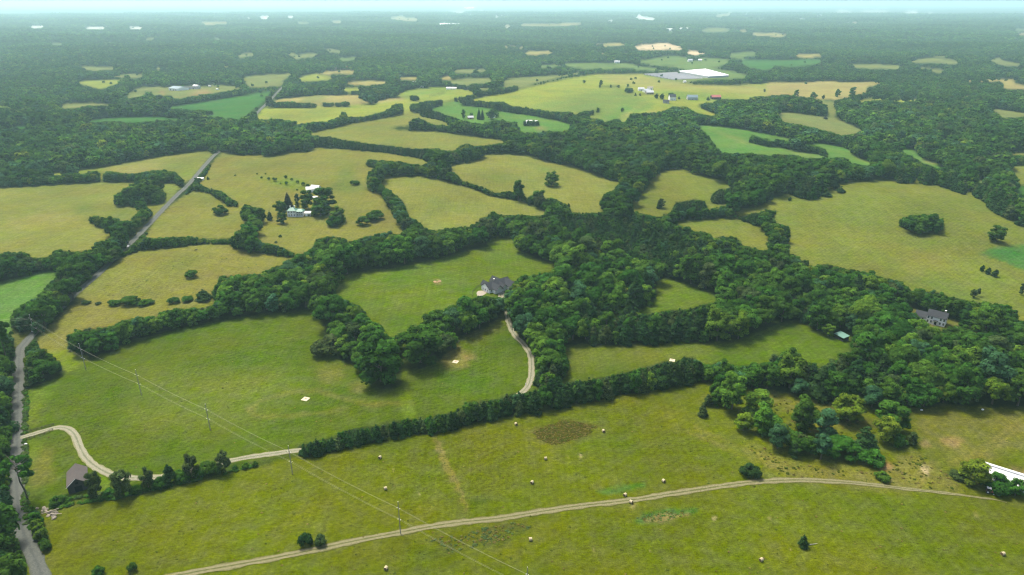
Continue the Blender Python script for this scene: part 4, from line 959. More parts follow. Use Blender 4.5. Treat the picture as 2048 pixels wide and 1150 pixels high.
def rubble():
    g = random.Random(12)
    spots = [(92,1022),(95,1025),(99,1027),(101,1023),(104,1026),(107,1029),(109,1024),(112,1028),(106,1033),(110,1033),(97,1031),(114,1025),(89,1017),(94,1018),(73,1018),(84,1024),(103,1030),(108,1037)]
    for i, (x, y) in enumerate(spots):
        p = G(x + g.uniform(-1, 1), y + g.uniform(-1, 1))
        s = Vector((g.uniform(.5, 1.25), g.uniform(.35, .7), g.uniform(.3, .6)))
        vs = [(v[0] * s.x * (1 + .3 * math.sin(7 * v[1] + i)), v[1] * s.y * (1 + .25 * math.cos(5 * v[2] + i)), v[2] * s.z + s.z * .4) for v in ICO2_V]
        o = mesh_obj('stone_block', vs, ICO2_F, M_STONE)
        o.location = p; o.rotation_euler = (g.uniform(-.3, .3), g.uniform(-.3, .3), g.uniform(0, 3))
        tag(o, 'pale stone block in the heap left of the old barn', 'stone', 'pale stone blocks heaped near the old barn')
    for (x, y, r, w) in ((96, 1028, .5, 'grey weathered beam slanting over the left of the stone heap'), (107, 1024, .8, 'pale weathered beam slanting over the middle of the stone heap'), (113, 1031, .2, 'short weathered beam on the right of the stone heap')):
        o = MB().box(-2.1, 2.1, -.14, .14, 0, .26).build('timber_beam', M_STONE)
        p = G(x, y); o.location = (p.x, p.y, p.z + .75); o.rotation_euler = (0, .12, r); tag(o, w, 'beam')

def cow(at, rz, label):
    p = G(*at)
    me = bpy.data.meshes.new('cow')
    J = [(0, 0, 1.05), (-.75, 0, 1.1), (.65, 0, 1.1), (1.05, 0, 1.2), (1.5, 0, .85), (1.75, 0, .65)]
    E = [(0, 1), (0, 2), (2, 3), (3, 4), (4, 5)]
    Rr = [.38, .34, .36, .22, .15, .10]
    for bx in (-.75, .6):
        b0 = 1 if bx < 0 else 2
        for s in (-1, 1):
            k = len(J)
            J += [(bx, s * .24, .85), (bx + (.08 if bx < 0 else 0), s * .24, .45), (bx, s * .24, 0)]
            Rr += [.17, .10, .08]
            E += [(b0, k), (k, k + 1), (k + 1, k + 2)]
    k = len(J); J += [(-1.12, 0, 1.15), (-1.2, 0, .6)]; Rr += [.05, .04]; E += [(1, k), (k, k + 1)]
    me.from_pydata(J, E, [])
    o = link(bpy.data.objects.new('cow', me))
    md = o.modifiers.new('skin', 'SKIN'); md.use_smooth_shade = True
    for v, r in zip(me.skin_vertices[0].data, Rr): v.radius = (r, r)
    me.skin_vertices[0].data[0].use_root = True
    o.modifiers.new('sub', 'SUBSURF').levels = 1
    me.materials.append(M_COW)
    o.location = p; o.rotation_euler = (0, 0, rz)
    tag(o, label, 'cow')

def power_line():
    P = [((70, 668), 635), ((172, 739), 684), ((283, 790), 740), ((421, 861), 810), ((585, 948), 894), ((801, 1067), 1003), ((1054, 1206), 1131), ((1390, 1400), None)]
    words = ['at the road bend by the trees', 'beside the end of the hedgerow above the left hayfield', 'in the upper left hayfield, second from the hedgerow', 'in the left hayfield, above the gravel drive', 'beside the gravel drive where the cedars begin', 'just above the farm track', 'at the bottom border below the farm track', '']
    pos, hs = [], []
    for (b, ty) in P:
        p = G(*b)
        h = 16.0
        if ty:
            h = 12.0
            for _ in range(30):
                _, py, dep = project(p.x, p.y, p.z + h); h += (float(py) - ty) / FOC * float(dep) * .8
        pos.append(p); hs.append(h)
    hm = sorted(hs[:7])[3]
    hs = [hm * .5 + h * .5 for h in hs]
    frac = (.86, .77, .50, .42)
    att = []
    for i, p in enumerate(pos):
        a, b = pos[max(0, i - 1)], pos[min(len(pos) - 1, i + 1)]
        rz = math.atan2(b.y - a.y, b.x - a.x)
        n = Vector((-math.sin(rz), math.cos(rz), 0))
        h = hs[i]
        att.append([p + n * s * .75 + Vector((0, 0, h * f)) for f, s in zip(frac, (-1, 1, -1, 1))])
        if i == len(pos) - 1: continue
        t = empty('utility_pole', p, rz, 'grey wooden power pole ' + words[i], 'utility pole', 'power poles crossing the hayfields')
        MB().tube([(0, 0, -.5), (0, 0, h)], [.19, .13], 10).build('shaft', M_POLE, t)
        for f, s in zip(frac, (-1, 1, -1, 1)):
            arm = MB().tube([(0, 0, h * f - .25), (0, s * .75, h * f - .12)], .07, 6).build('crossarm', M_GREY, t)
            MB().tube([(0, s * .75, h * f - .12), (0, s * .75, h * f - .05), (0, s * .75, h * f + .05)], [.1, .16, .1], 8).build('insulator', M_INSUL, arm)
        MB().tube([(0, 0, h), (0, 0, h + .25), (0, 0, h + .45)], [.10, .16, .05], 8).build('top_cap', M_INSUL, t)
    for k, w in enumerate(('upper far', 'upper near', 'lower far', 'lower near')):
        m = MB(); pts = []
        for i in range(len(pos) - 1):
            a, b = att[i][k], att[i + 1][k]
            sag = (b - a).length * .012
            for q in np.linspace(0, 1, 11)[:-1 if i < len(pos) - 2 else None]:
                pts.append(a.lerp(b, q) - Vector((0, 0, sag * 4 * q * (1 - q))))
        m.tube(pts, .026, 5)
        o = m.build('power_wire', M_WIRE); tag(o, '%s wire of the power line over the hayfields' % w, 'wire', 'wires of the power line over the hayfields')
    for k, (y, w) in enumerate(((644, 'top'), (649, 'middle'), (654, 'bottom'))):
        a = att[0][(0, 1, 2)[k]]
        e = G(-120, y + 34); e = e + Vector((0, 0, a.z - e.z + 1))
        pts = [a.lerp(e, q) - Vector((0, 0, 3.0 * q * (1 - q))) for q in np.linspace(0, 1, 9)]
        o = MB().tube(pts, .04, 5).build('power_wire', M_WIRE); tag(o, '%s wire leaving the road bend pole towards the left' % w, 'wire', 'wires leaving the road bend pole')

def far_places():
    # big greenhouse with its planting rows
    a, b, c, d = G(1356, 146), G(1410, 141.5), G(1457, 154), G(1416, 156.5)
    bays = 14
    t = empty('greenhouse', (a + b + c + d) / 4, 0, 'huge white roofed greenhouse on the far plain', 'greenhouse')
    o = t.location
    m = MB(); w = MB()
    for i in range(bays):
        p0, p1 = a.lerp(d, i / bays) - o, a.lerp(d, (i + 1) / bays) - o
        q0, q1 = b.lerp(c, i / bays) - o, b.lerp(c, (i + 1) / bays) - o
        pm, qm = (p0 + p1) / 2 + Vector((0, 0, 7.0)), (q0 + q1) / 2 + Vector((0, 0, 7.0))
        e = Vector((0, 0, 5.2))
        m.add([p0 + e, q0 + e, qm, pm, p1 + e, q1 + e], [(0, 1, 2, 3), (3, 2, 5, 4), (0, 3, 4), (1, 5, 2)])
    u = Vector((0, 0, 5.2)); l = Vector((0, 0, -3))
    Q4 = [x - o for x in (a, b, c, d)]
    w.add([x + l for x in Q4] + [x + u for x in Q4], [(0, 1, 5, 4), (1, 2, 6, 5), (2, 3, 7, 6), (3, 0, 4, 7)])
    m.build('roof', M_GHOUSE, t); w.build('wall', M_GREY, t)
    A0, A1, B0, B1 = G(1286, 149), G(1352, 145.4), G(1346, 160), G(1408, 157.5)
    for i in range(9):
        p, q = A0.lerp(B0, (i + .15) / 9), A1.lerp(B1, (i + .15) / 9)
        p2, q2 = A0.lerp(B0, (i + .62) / 9), A1.lerp(B1, (i + .62) / 9)
        up = Vector((0, 0, 2.6))
        ct = (p + q + p2 + q2) / 4
        m = MB(); m.add([v - ct for v in (p, q, q2, p2)] + [v - ct + up for v in (p.lerp(p2, .3), q.lerp(q2, .3), q2.lerp(q, .3), p2.lerp(p, .3))], [(0, 1, 5, 4), (1, 2, 6, 5), (2, 3, 7, 6), (3, 0, 4, 7), (4, 5, 6, 7)])
        ob = m.build('growing_tunnel', M_NET); ob.location = ct
        tag(ob, 'long grey growing tunnel in the rows left of the huge greenhouse', 'growing tunnel', 'grey growing tunnels beside the greenhouse')
    # white horse barn with pale green roof
    rz = yaw((344, 181), (372, 182.5))
    t = simple_building('horse_barn', 'far white barn with teal roof and three dark gateways', 'barn', (358, 180), rz, 36, 30, 5.2, 3.6, M_WHITE, M_BLUEROOF, doors=[(-10, 3.5, 3.6), (0, 3.5, 3.6), (10, 3.5, 3.6)])
    simple_building('long_barn', 'low dark roofed building right of the far white barn', 'barn', (384, 178), rz + .35, 40, 12, 3.6, 2.4, M_GREY, M_DKROOF, doors=[(-8, 3, 2.8), (8, 3, 2.8)])
    simple_building('shed', 'white shed right of the low dark building on the far farm', 'shed', (393, 174), rz, 18, 9, 3.6, 2, M_WHITE, M_SHEDROOF)
    simple_building('trailer', 'white trailer by the far wood on the red soil farm', 'trailer', (420, 173), rz, 8, 3, 2.8, .4, M_WHITE, M_SHEDROOF)
    simple_building('trailer', 'white trailer out on the grass of the red soil farm', 'trailer', (435, 179.5), rz, 7, 3, 2.8, .4, M_WHITE, M_SHEDROOF)
    H = [
     ('house', 'far white house in front of a single round tree', 'house', (1344, 200), .1, 13, 11, 7.0, 4.5, M_WHITE, M_DKROOF), ('house', 'far low grey house below the white house and tree', 'house', (1332, 206), -.2, 12, 9, 3.5, 3, M_GREY, M_DKROOF),
     ('barn', 'far blue grey barn on the lawn right of the white house', 'barn', (1384, 199), 0.0, 21, 13, 5, 4.5, M_GREY, M_BLUEROOF), ('barn', 'far barn with red roof at the edge of the wood', 'barn', (1431, 198), .1, 20, 11, 4.5, 4, M_OLDWOOD, M_REDROOF),
     ('house', 'pale roofed house at the left of the far housing cluster', 'house', (1282, 181), 0, 13, 9, 4, 3, M_WHITE, M_GREY), ('house', 'pale house in the middle of the far housing cluster', 'house', (1293, 184), .4, 15, 9, 4, 3, M_WHITE, M_GREY), ('house', 'stone coloured house at the lower right of the far housing cluster', 'house', (1299, 188), .1, 16, 10, 4, 3.5, M_CONC, M_GREY), ('house', 'light house at the top right of the far housing cluster', 'house', (1300, 179), -.3, 12, 9, 4, 3, M_WHITE, M_CONC),
     ('house', 'white far house among the shrubs of the upper meadow', 'house', (1234, 126), .1, 18, 11, 5, 4, M_WHITE, M_GREY), ('barn', 'long white barn at the corner of the far meadow', 'barn', (1126, 147), 0, 16, 9, 3.5, 2.5, M_WHITE, M_SHEDROOF), ('house', 'white farmhouse with a tree clump on the far green meadow', 'house', (1380, 123), .2, 16, 10, 5, 3.5, M_WHITE, M_GREY), ('house', 'small white house right of the tree clump on the far green meadow', 'house', (1400, 122), -.2, 13, 9, 4, 3, M_WHITE, M_SHEDROOF),
     ('barn', 'long low white barn on the slope of the upper village', 'barn', (903, 178.5), -.12, 24, 9, 3, 2, M_WHITE, M_SHEDROOF), ('house', 'tall white house at the wood edge of the upper village', 'house', (829, 172), .2, 13, 10, 7.5, 4, M_WHITE, M_GREY), ('barn', 'pale barn left of the tall white house in the upper village', 'barn', (813, 174), .1, 16, 9, 4, 3, M_CONC, M_GREY), ('shed', 'small pale shed in front of the upper village', 'shed', (843, 175), .1, 11, 7, 3, 2, M_WHITE, M_GREY),
     ('house', 'white house alone in the distant forest', 'house', (785, 132.5), 0, 24, 11, 6, 3.5, M_WHITE, M_SHEDROOF), ('house', 'grey roofed house on the distant red building ground', 'house', (668, 141), .2, 18, 12, 5, 4, M_CONC, M_DKROOF), ('house', 'second house on the distant red building ground', 'house', (690, 139), -.1, 16, 11, 5, 4, M_CONC, M_REDROOF),
     ('house', 'small house with pale roof in the grove of the upper green field', 'house', (941, 238), .2, 10, 7, 3.2, 2.4, M_BRICK, M_GREY), ('house', 'small white roofed house right of the grove in the upper green field', 'house', (985, 235.5), -.2, 9, 7, 3.2, 2.2, M_WHITE, M_SHEDROOF),
     ('house', 'white house in the little tree row of the upper green field', 'house', (1058, 247), 0, 10, 7, 3.5, 2.5, M_WHITE, M_SHEDROOF), ('shed', 'white shed in the little tree row of the upper green field', 'shed', (1070, 246.5), .1, 8, 6, 3, 2, M_WHITE, M_SHEDROOF),
     ('shed', 'white shed left of the far trees under the greenhouse', 'shed', (1369, 165), .2, 7, 6, 3, 2, M_WHITE, M_SHEDROOF), ('shed', 'white roadside shed with dark doorway beside the country road', 'shed', (402, 360), .05, 6.5, 3.4, 2.3, .8, M_WHITE, M_SHEDROOF),
     ('house', 'white far house before the distant tan clearing', 'house', (1368, 61), .2, 60, 30, 12, 8, M_WHITE, M_SHEDROOF), ('house', 'white distant house beside the far tan clearing', 'house', (1338, 62), -.2, 50, 26, 10, 8, M_WHITE, M_SHEDROOF),
     ('silo_house', 'pale tall farm building at the end of a far tree line', 'house', (1451, 107), .1, 9, 9, 10, 4, M_WHITE, M_SHEDROOF), ('house', 'grey roofed house half hidden in the left hand village woods', 'house', (290, 209), .1, 15, 9, 3.6, 3, M_WHITE, M_GREY), ('house', 'long pale house half hidden in the left hand village woods', 'house', (300, 208), -.1, 17, 9, 3.6, 3, M_CONC, M_GREY),
    ]
    for nm, lab, cat, at, rz, L, D, hw, hr, wm, rm in H:
        nm = 'house' if nm == 'silo_house' else nm
        simple_building(nm, lab, cat, at, rz, L, D, hw, hr, wm, rm, doors=[(0, 1.2, 2.2)], wins=[(-L * .3, 1.0), (L * .3, 1.0)] if L < 22 else ())
    for k, (pts, w) in enumerate(((Q(0,1,[(1440,225),(1470,205),(1500,195),(1560,186),(1630,180),(1655,205),(1640,222),(1560,232),(1470,234)]), 'bright pale lake shining far off in the forest'),
      (Q(0,1,[(1660,63),(1740,59),(1742,68),(1680,73)]), 'small bright pond beyond the lake'))):
        P = [G(*q) for q in pts]
        n = len(P)
        z = max(q.z for q in P) + 2.0
        o = mesh_obj('water', [(q.x, q.y, z) for q in P], [tuple(range(n))[::-1]], M_WATER); tag(o, w, 'lake', kind='structure')

def brush_pile():
    g = random.Random(8)
    p = G(907, 683)
    m = MB()
    for k in range(40):
        a = g.uniform(0, 6.28); r = g.uniform(0, 2.6); c = Vector((r * math.cos(a) * 1.4, r * math.sin(a) * .8, g.uniform(0, .9)))
        d = Vector((g.uniform(-1, 1), g.uniform(-1, 1), g.uniform(-.2, .4))).normalized() * g.uniform(.8, 2.2)
        m.tube([c - d, c + d], [.10, .04], 5)
    o = m.build('brush_pile', M_POLE); o.location = p; tag(o, 'brown pile of cut branches at the right end of the V shaped grove', 'brush pile'); NOTREE.append((p.x, p.y, 3))
    o = MB().tube([(-1.6, 0, .25), (0, .1, .3), (1.9, .3, .45)], [.22, .18, .08], 8).build('fallen_log', M_POLE); o.location = G(1626, 1090); o.rotation_euler = (0, 0, .05); tag(o, 'grey fallen log lying right of the lone small cedar', 'log')
    for x, y, w in ((52, 889, 'white marker stone beside the mouth of the gravel drive'), (1098, 769, 'pale stone on the strip behind the cedar hedgerow'), (1051, 771, 'small pale sign board beside the gravel drive'), (1965, 820, 'white sack lying below the edge of the wood'), (1843, 821, 'small white trough below the edge of the wood'), (1819, 621, 'white post in the clearing left of the white house')):
        p = G(x, y)
        o = mesh_obj('white_stone' if 'stone' in w else 'white_sack' if 'sack' in w else 'trough' if 'trough' in w else 'sign_board' if 'sign' in w else 'white_post', [(v[0] * .75, v[1] * .5, v[2] * .45 + .3) for v in ICO2_V] if 'post' not in w and 'sign' not in w else [(v[0] * .18, v[1] * .18, v[2] * .9 + .85) for v in ICO2_V], ICO2_F, M_WHITE)
        o.location = p; tag(o, w, w.split()[1] if w.startswith('white') else 'marker')

def straw_spills():
    pass

# ------------------------------------------------------------------ trees
def leaf_mat():
    m = bpy.data.materials.new('foliage')
    m.use_nodes = True
    n, l = m.node_tree.nodes, m.node_tree.links
    n.clear()
    out = n.new('ShaderNodeOutputMaterial')
    at = n.new('ShaderNodeAttribute'); at.attribute_type = 'INSTANCER'; at.attribute_name = 'tint'
    fa = n.new('ShaderNodeVertexColor'); fa.layer_name = 'leaf'
    mx = n.new('ShaderNodeMixRGB'); mx.blend_type = 'MULTIPLY'; mx.inputs[0].default_value = 1
    l.new(at.outputs['Color'], mx.inputs[1]); l.new(fa.outputs['Color'], mx.inputs[2])
    oi = n.new('ShaderNodeObjectInfo')
    hs = n.new('ShaderNodeHueSaturation')
    mr = n.new('ShaderNodeMapRange'); mr.inputs[3].default_value = .485; mr.inputs[4].default_value = .515
    l.new(oi.outputs['Random'], mr.inputs[0]); l.new(mr.outputs[0], hs.inputs['Hue'])
    l.new(mx.outputs[0], hs.inputs['Color'])
    d = n.new('ShaderNodeBsdfDiffuse'); t = n.new('ShaderNodeBsdfTranslucent')
    l.new(hs.outputs[0], d.inputs['Color']); l.new(hs.outputs[0], t.inputs['Color'])
    ms = n.new('ShaderNodeMixShader'); ms.inputs[0].default_value = .18
    l.new(d.outputs[0], ms.inputs[1]); l.new(t.outputs[0], ms.inputs[2])
    l.new(ms.outputs[0], out.inputs['Surface'])
    return m
M_LEAF = leaf_mat()
M_BARK = simple_mat('bark', (.10, .085, .065), .9, .15, 2.0)

ICO = bmesh.new(); bmesh.ops.create_icosphere(ICO, subdivisions=1, radius=1)
ICO_V = np.array([v.co[:] for v in ICO.verts]); ICO_F = np.array([[v.index for v in f.verts] for f in ICO.faces]); ICO.free()

def raw_mesh(name, verts, faces3, faces4, col):
    me = bpy.data.meshes.new(name)
    loops = np.concatenate([np.asarray(faces4).reshape(-1), np.asarray(faces3).reshape(-1)]).astype(np.int32)
    n4, n3 = len(faces4), len(faces3)
    me.vertices.add(len(verts)); me.loops.add(len(loops)); me.polygons.add(n4 + n3)
    me.vertices.foreach_set('co', np.asarray(verts, np.float32).reshape(-1))
    me.loops.foreach_set('vertex_index', loops)
    me.polygons.foreach_set('loop_start', np.concatenate([np.arange(n4) * 4, n4 * 4 + np.arange(n3) * 3]).astype(np.int32))
    me.update()
    at = me.color_attributes.new('leaf', 'FLOAT_COLOR', 'POINT')
    at.data.foreach_set('color', np.concatenate([col, np.ones((len(col), 1))], 1).astype(np.float32).reshape(-1))
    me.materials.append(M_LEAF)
    return me

def crown_mesh(name, seed, kind, nleaf, leaf, core=True):
    """unit-height tree crown built of leaf sprays gathered in lobes; kind sets the silhouette"""
    g = np.random.default_rng(seed)
    lobes = []
    if kind == 'round':
        R, zc, rz = .42 + g.uniform(-.03, .05), .50, .44
        fine = seed % 2 == 1
        for k in range(44 if fine else 24):
            v = g.normal(size=3); v /= np.linalg.norm(v)
            if v[2] < -.75: v[2] *= -.6
            q = g.uniform(.50, .80)
            lobes.append((v[0] * R * q, v[1] * R * q, max(.12, zc + v[2] * rz * q * 1.02), g.uniform(.07, .13) if fine else g.uniform(.10, .19)))
    elif kind == 'oval':
        R = .40
        for k in range(30):
            t = g.uniform(.10, .92); a = g.uniform(0, 6.28)
            q = R * math.sqrt(max(.05, 1 - ((t - .42) / .62) ** 2)) * g.uniform(.35, .80)
            lobes.append((q * math.cos(a), q * math.sin(a), t, g.uniform(.09, .16)))
    elif kind == 'tall':
        R = .24
        for k in range(26):
            t = g.uniform(.12, .93); a = g.uniform(0, 6.28)
            q = R * (1 - abs(t - .45) ** 2 * 2.2) * g.uniform(.25, .8)
            lobes.append((q * math.cos(a), q * math.sin(a), t, g.uniform(.075, .125)))
    elif kind == 'bush':
        R = .55
        for k in range(20):
            a = g.uniform(0, 6.28); q = R * math.sqrt(g.uniform(0, 1)) * .85
            t = (.78 - .45 * (q / R) ** 2) * g.uniform(.35, 1.0)
            lobes.append((q * math.cos(a), q * math.sin(a), t, g.uniform(.16, .26)))
    elif kind == 'cedar':
        R = .30
        for k in range(34):
            t = g.uniform(.06, .93); a = g.uniform(0, 6.28)
            q = R * (1 - t) ** .75 * g.uniform(.35, .85)
            lobes.append((q * math.cos(a), q * math.sin(a), t, (.14 * (1 - t) + .035) * g.uniform(.8, 1.2)))
    elif kind == 'spruce':
        for t in np.linspace(.08, .95, 13):
            q = .27 * (1 - t) ** .85 + .012
            for a in g.uniform(0, 6.28) + np.arange(5) * 6.28 / 5:
                lobes.append((q * .62 * math.cos(a), q * .62 * math.sin(a), t, q * .5 + .012))
    elif kind == 'pine':
        for k in range(24):
            t = g.uniform(.58, .97); a = g.uniform(0, 6.28)
            q = (.44 if t < .8 else .34) * math.sqrt(g.uniform(.05, 1))
            lobes.append((q * math.cos(a), q * math.sin(a), t, g.uniform(.055, .105)))
    L = np.array(lobes)
    flat = {'pine': .55, 'spruce': .6}.get(kind, .85)
    # leaf sprays over the lobes, none inside another lobe
    area = L[:, 3] ** 2
    idx = g.choice(len(L), size=nleaf * 2, p=area / area.sum())
    v = g.normal(size=(nleaf * 2, 3)); v /= np.linalg.norm(v, axis=1)[:, None]
    v[:, 2] = np.where(v[:, 2] < -.3, -v[:, 2], v[:, 2])
    p = L[idx, :3] + v * L[idx, 3:4] * np.array([1, 1, flat]) * g.uniform(.82, 1.12, (nleaf * 2, 1))
    keep = np.ones(len(p), bool)
    for k in range(len(L)):
        dd = np.linalg.norm((p - L[k, :3]) / np.array([1, 1, flat]), axis=1)
        keep &= ~((dd < L[k, 3] * .78) & (idx != k))
    p, v, ii = p[keep][:nleaf], v[keep][:nleaf], idx[keep][:nleaf]
    nrm = v + g.normal(size=v.shape) * .24 + np.array([0, 0, .25])
    nrm /= np.linalg.norm(nrm, axis=1)[:, None]
    a = np.cross(nrm, g.normal(size=v.shape)); a /= np.linalg.norm(a, axis=1)[:, None]
    b = np.cross(nrm, a)
    s = leaf * g.uniform(.6, 1.35, (len(p), 1))
    asp = g.uniform(.55, .95, (len(p), 1))
    q = np.stack([p + a * s, p + b * s * asp, p - a * s, p - b * s * asp], 1).reshape(-1, 3)
    lobe_t = g.uniform(.72, 1.28, len(L))
    lc = (lobe_t[ii] * g.uniform(.72, 1.28, len(p)))[:, None] * np.array([1, 1, 1]) * np.stack([g.uniform(.9, 1.12, len(p)), np.ones(len(p)), g.uniform(.85, 1.1, len(p))], -1)
    col = np.repeat(lc, 4, 0)
    f4 = np.arange(len(q)).reshape(-1, 4)
    f3 = np.zeros((0, 3), int)
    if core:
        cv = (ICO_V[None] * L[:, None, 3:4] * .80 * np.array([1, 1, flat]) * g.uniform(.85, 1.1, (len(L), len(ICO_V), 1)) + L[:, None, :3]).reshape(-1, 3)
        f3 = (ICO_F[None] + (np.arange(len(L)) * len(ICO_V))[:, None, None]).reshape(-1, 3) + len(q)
        q = np.concatenate([q, cv]); col = np.concatenate([col, np.full((len(cv), 3), .35)])  # lobe cores tinted dark: shade inside the crown put into the leaf colour
    return raw_mesh(name, q, f3, f4, col)

def trunk_mesh(name, seed, kind):
    g = random.Random(seed)
    mb = MB()
    th = {'round': .022, 'oval': .02, 'tall': .018, 'bush': .02, 'cedar': .02, 'spruce': .018, 'pine': .020}[kind]
    top = {'round': .55, 'oval': .7, 'tall': .85, 'bush': .5, 'cedar': .85, 'spruce': .92, 'pine': .88}[kind]
    bend = [(g.uniform(-.015, .015) * k, g.uniform(-.015, .015) * k, top * k / 4 - (.03 if k == 0 else 0)) for k in range(5)]
    mb.tube(bend, [th * 1.5, th, th * .85, th * .6, th * .3], 7)
    for k in range(7):
        a = g.uniform(0, 6.28); t = g.uniform(.3, .9) * top
        ln = {'round': .28, 'oval': .2, 'tall': .14, 'bush': .3, 'cedar': .1, 'spruce': .1, 'pine': .32}[kind] * g.uniform(.7, 1.1)
        if kind == 'pine': t = g.uniform(.6, .9)
        e = (math.cos(a) * ln, math.sin(a) * ln, t + ln * .5)
        mb.tube([(0, 0, t), (e[0] * .5, e[1] * .5, t + ln * .2), e], [th * .5, th * .35, th * .15], 5)
    o = mb.build(name, M_BARK)
    me = o.data
    bpy.data.objects.remove(o)
    return me

KINDS = {  # silhouette -> number of variants, leaf sprays, spray size, crown radius / height
    'round': (7, 2600, .030, .43), 'oval': (4, 2300, .030, .42), 'tall': (3, 1900, .028, .27), 'bush': (4, 1300, .055, .55), 'cedar': (4, 1900, .026, .28), 'spruce': (1, 1800, .022, .28), 'pine': (2, 1500, .034, .45)}
CROWN, TRUNK = {}, {}
for _k, (_n, _nl, _ls, _r) in KINDS.items():
    CROWN[_k] = [crown_mesh('%s_crown' % _k, 100 + 17 * i + len(_k), _k, _nl, _ls) for i in range(_n)]
    TRUNK[_k] = [trunk_mesh('%s_trunk' % _k, 5 + i, _k) for i in range(_n)]
LOWCROWN = {k: [crown_mesh('%s_far' % k, 300 + 7 * i, k, n, ls) for i in range(3)] for k, n, ls in (('round', 420, .062), ('oval', 420, .06), ('cedar', 300, .055), ('bush', 260, .11))}

TONE = {  # leaf colour of each sort of tree
    'deep': (0.028, 0.076, 0.009), 'mid': (0.039, 0.100, 0.011), 'light': (0.062, 0.135, 0.013), 'yellow': (0.084, 0.135, 0.010), 'blue': (0.036, 0.094, 0.036), 'conifer': (0.021, 0.054, 0.014), 'dull': (0.046, 0.076, 0.022), 'purple': (0.040, 0.042, 0.022)}
TONE_WORD = {'deep': 'dark green', 'mid': 'mid green', 'light': 'fresh green', 'yellow': 'yellow green', 'blue': 'bluish green', 'conifer': 'blackish green', 'dull': 'greyish green', 'purple': 'purplish dark'}

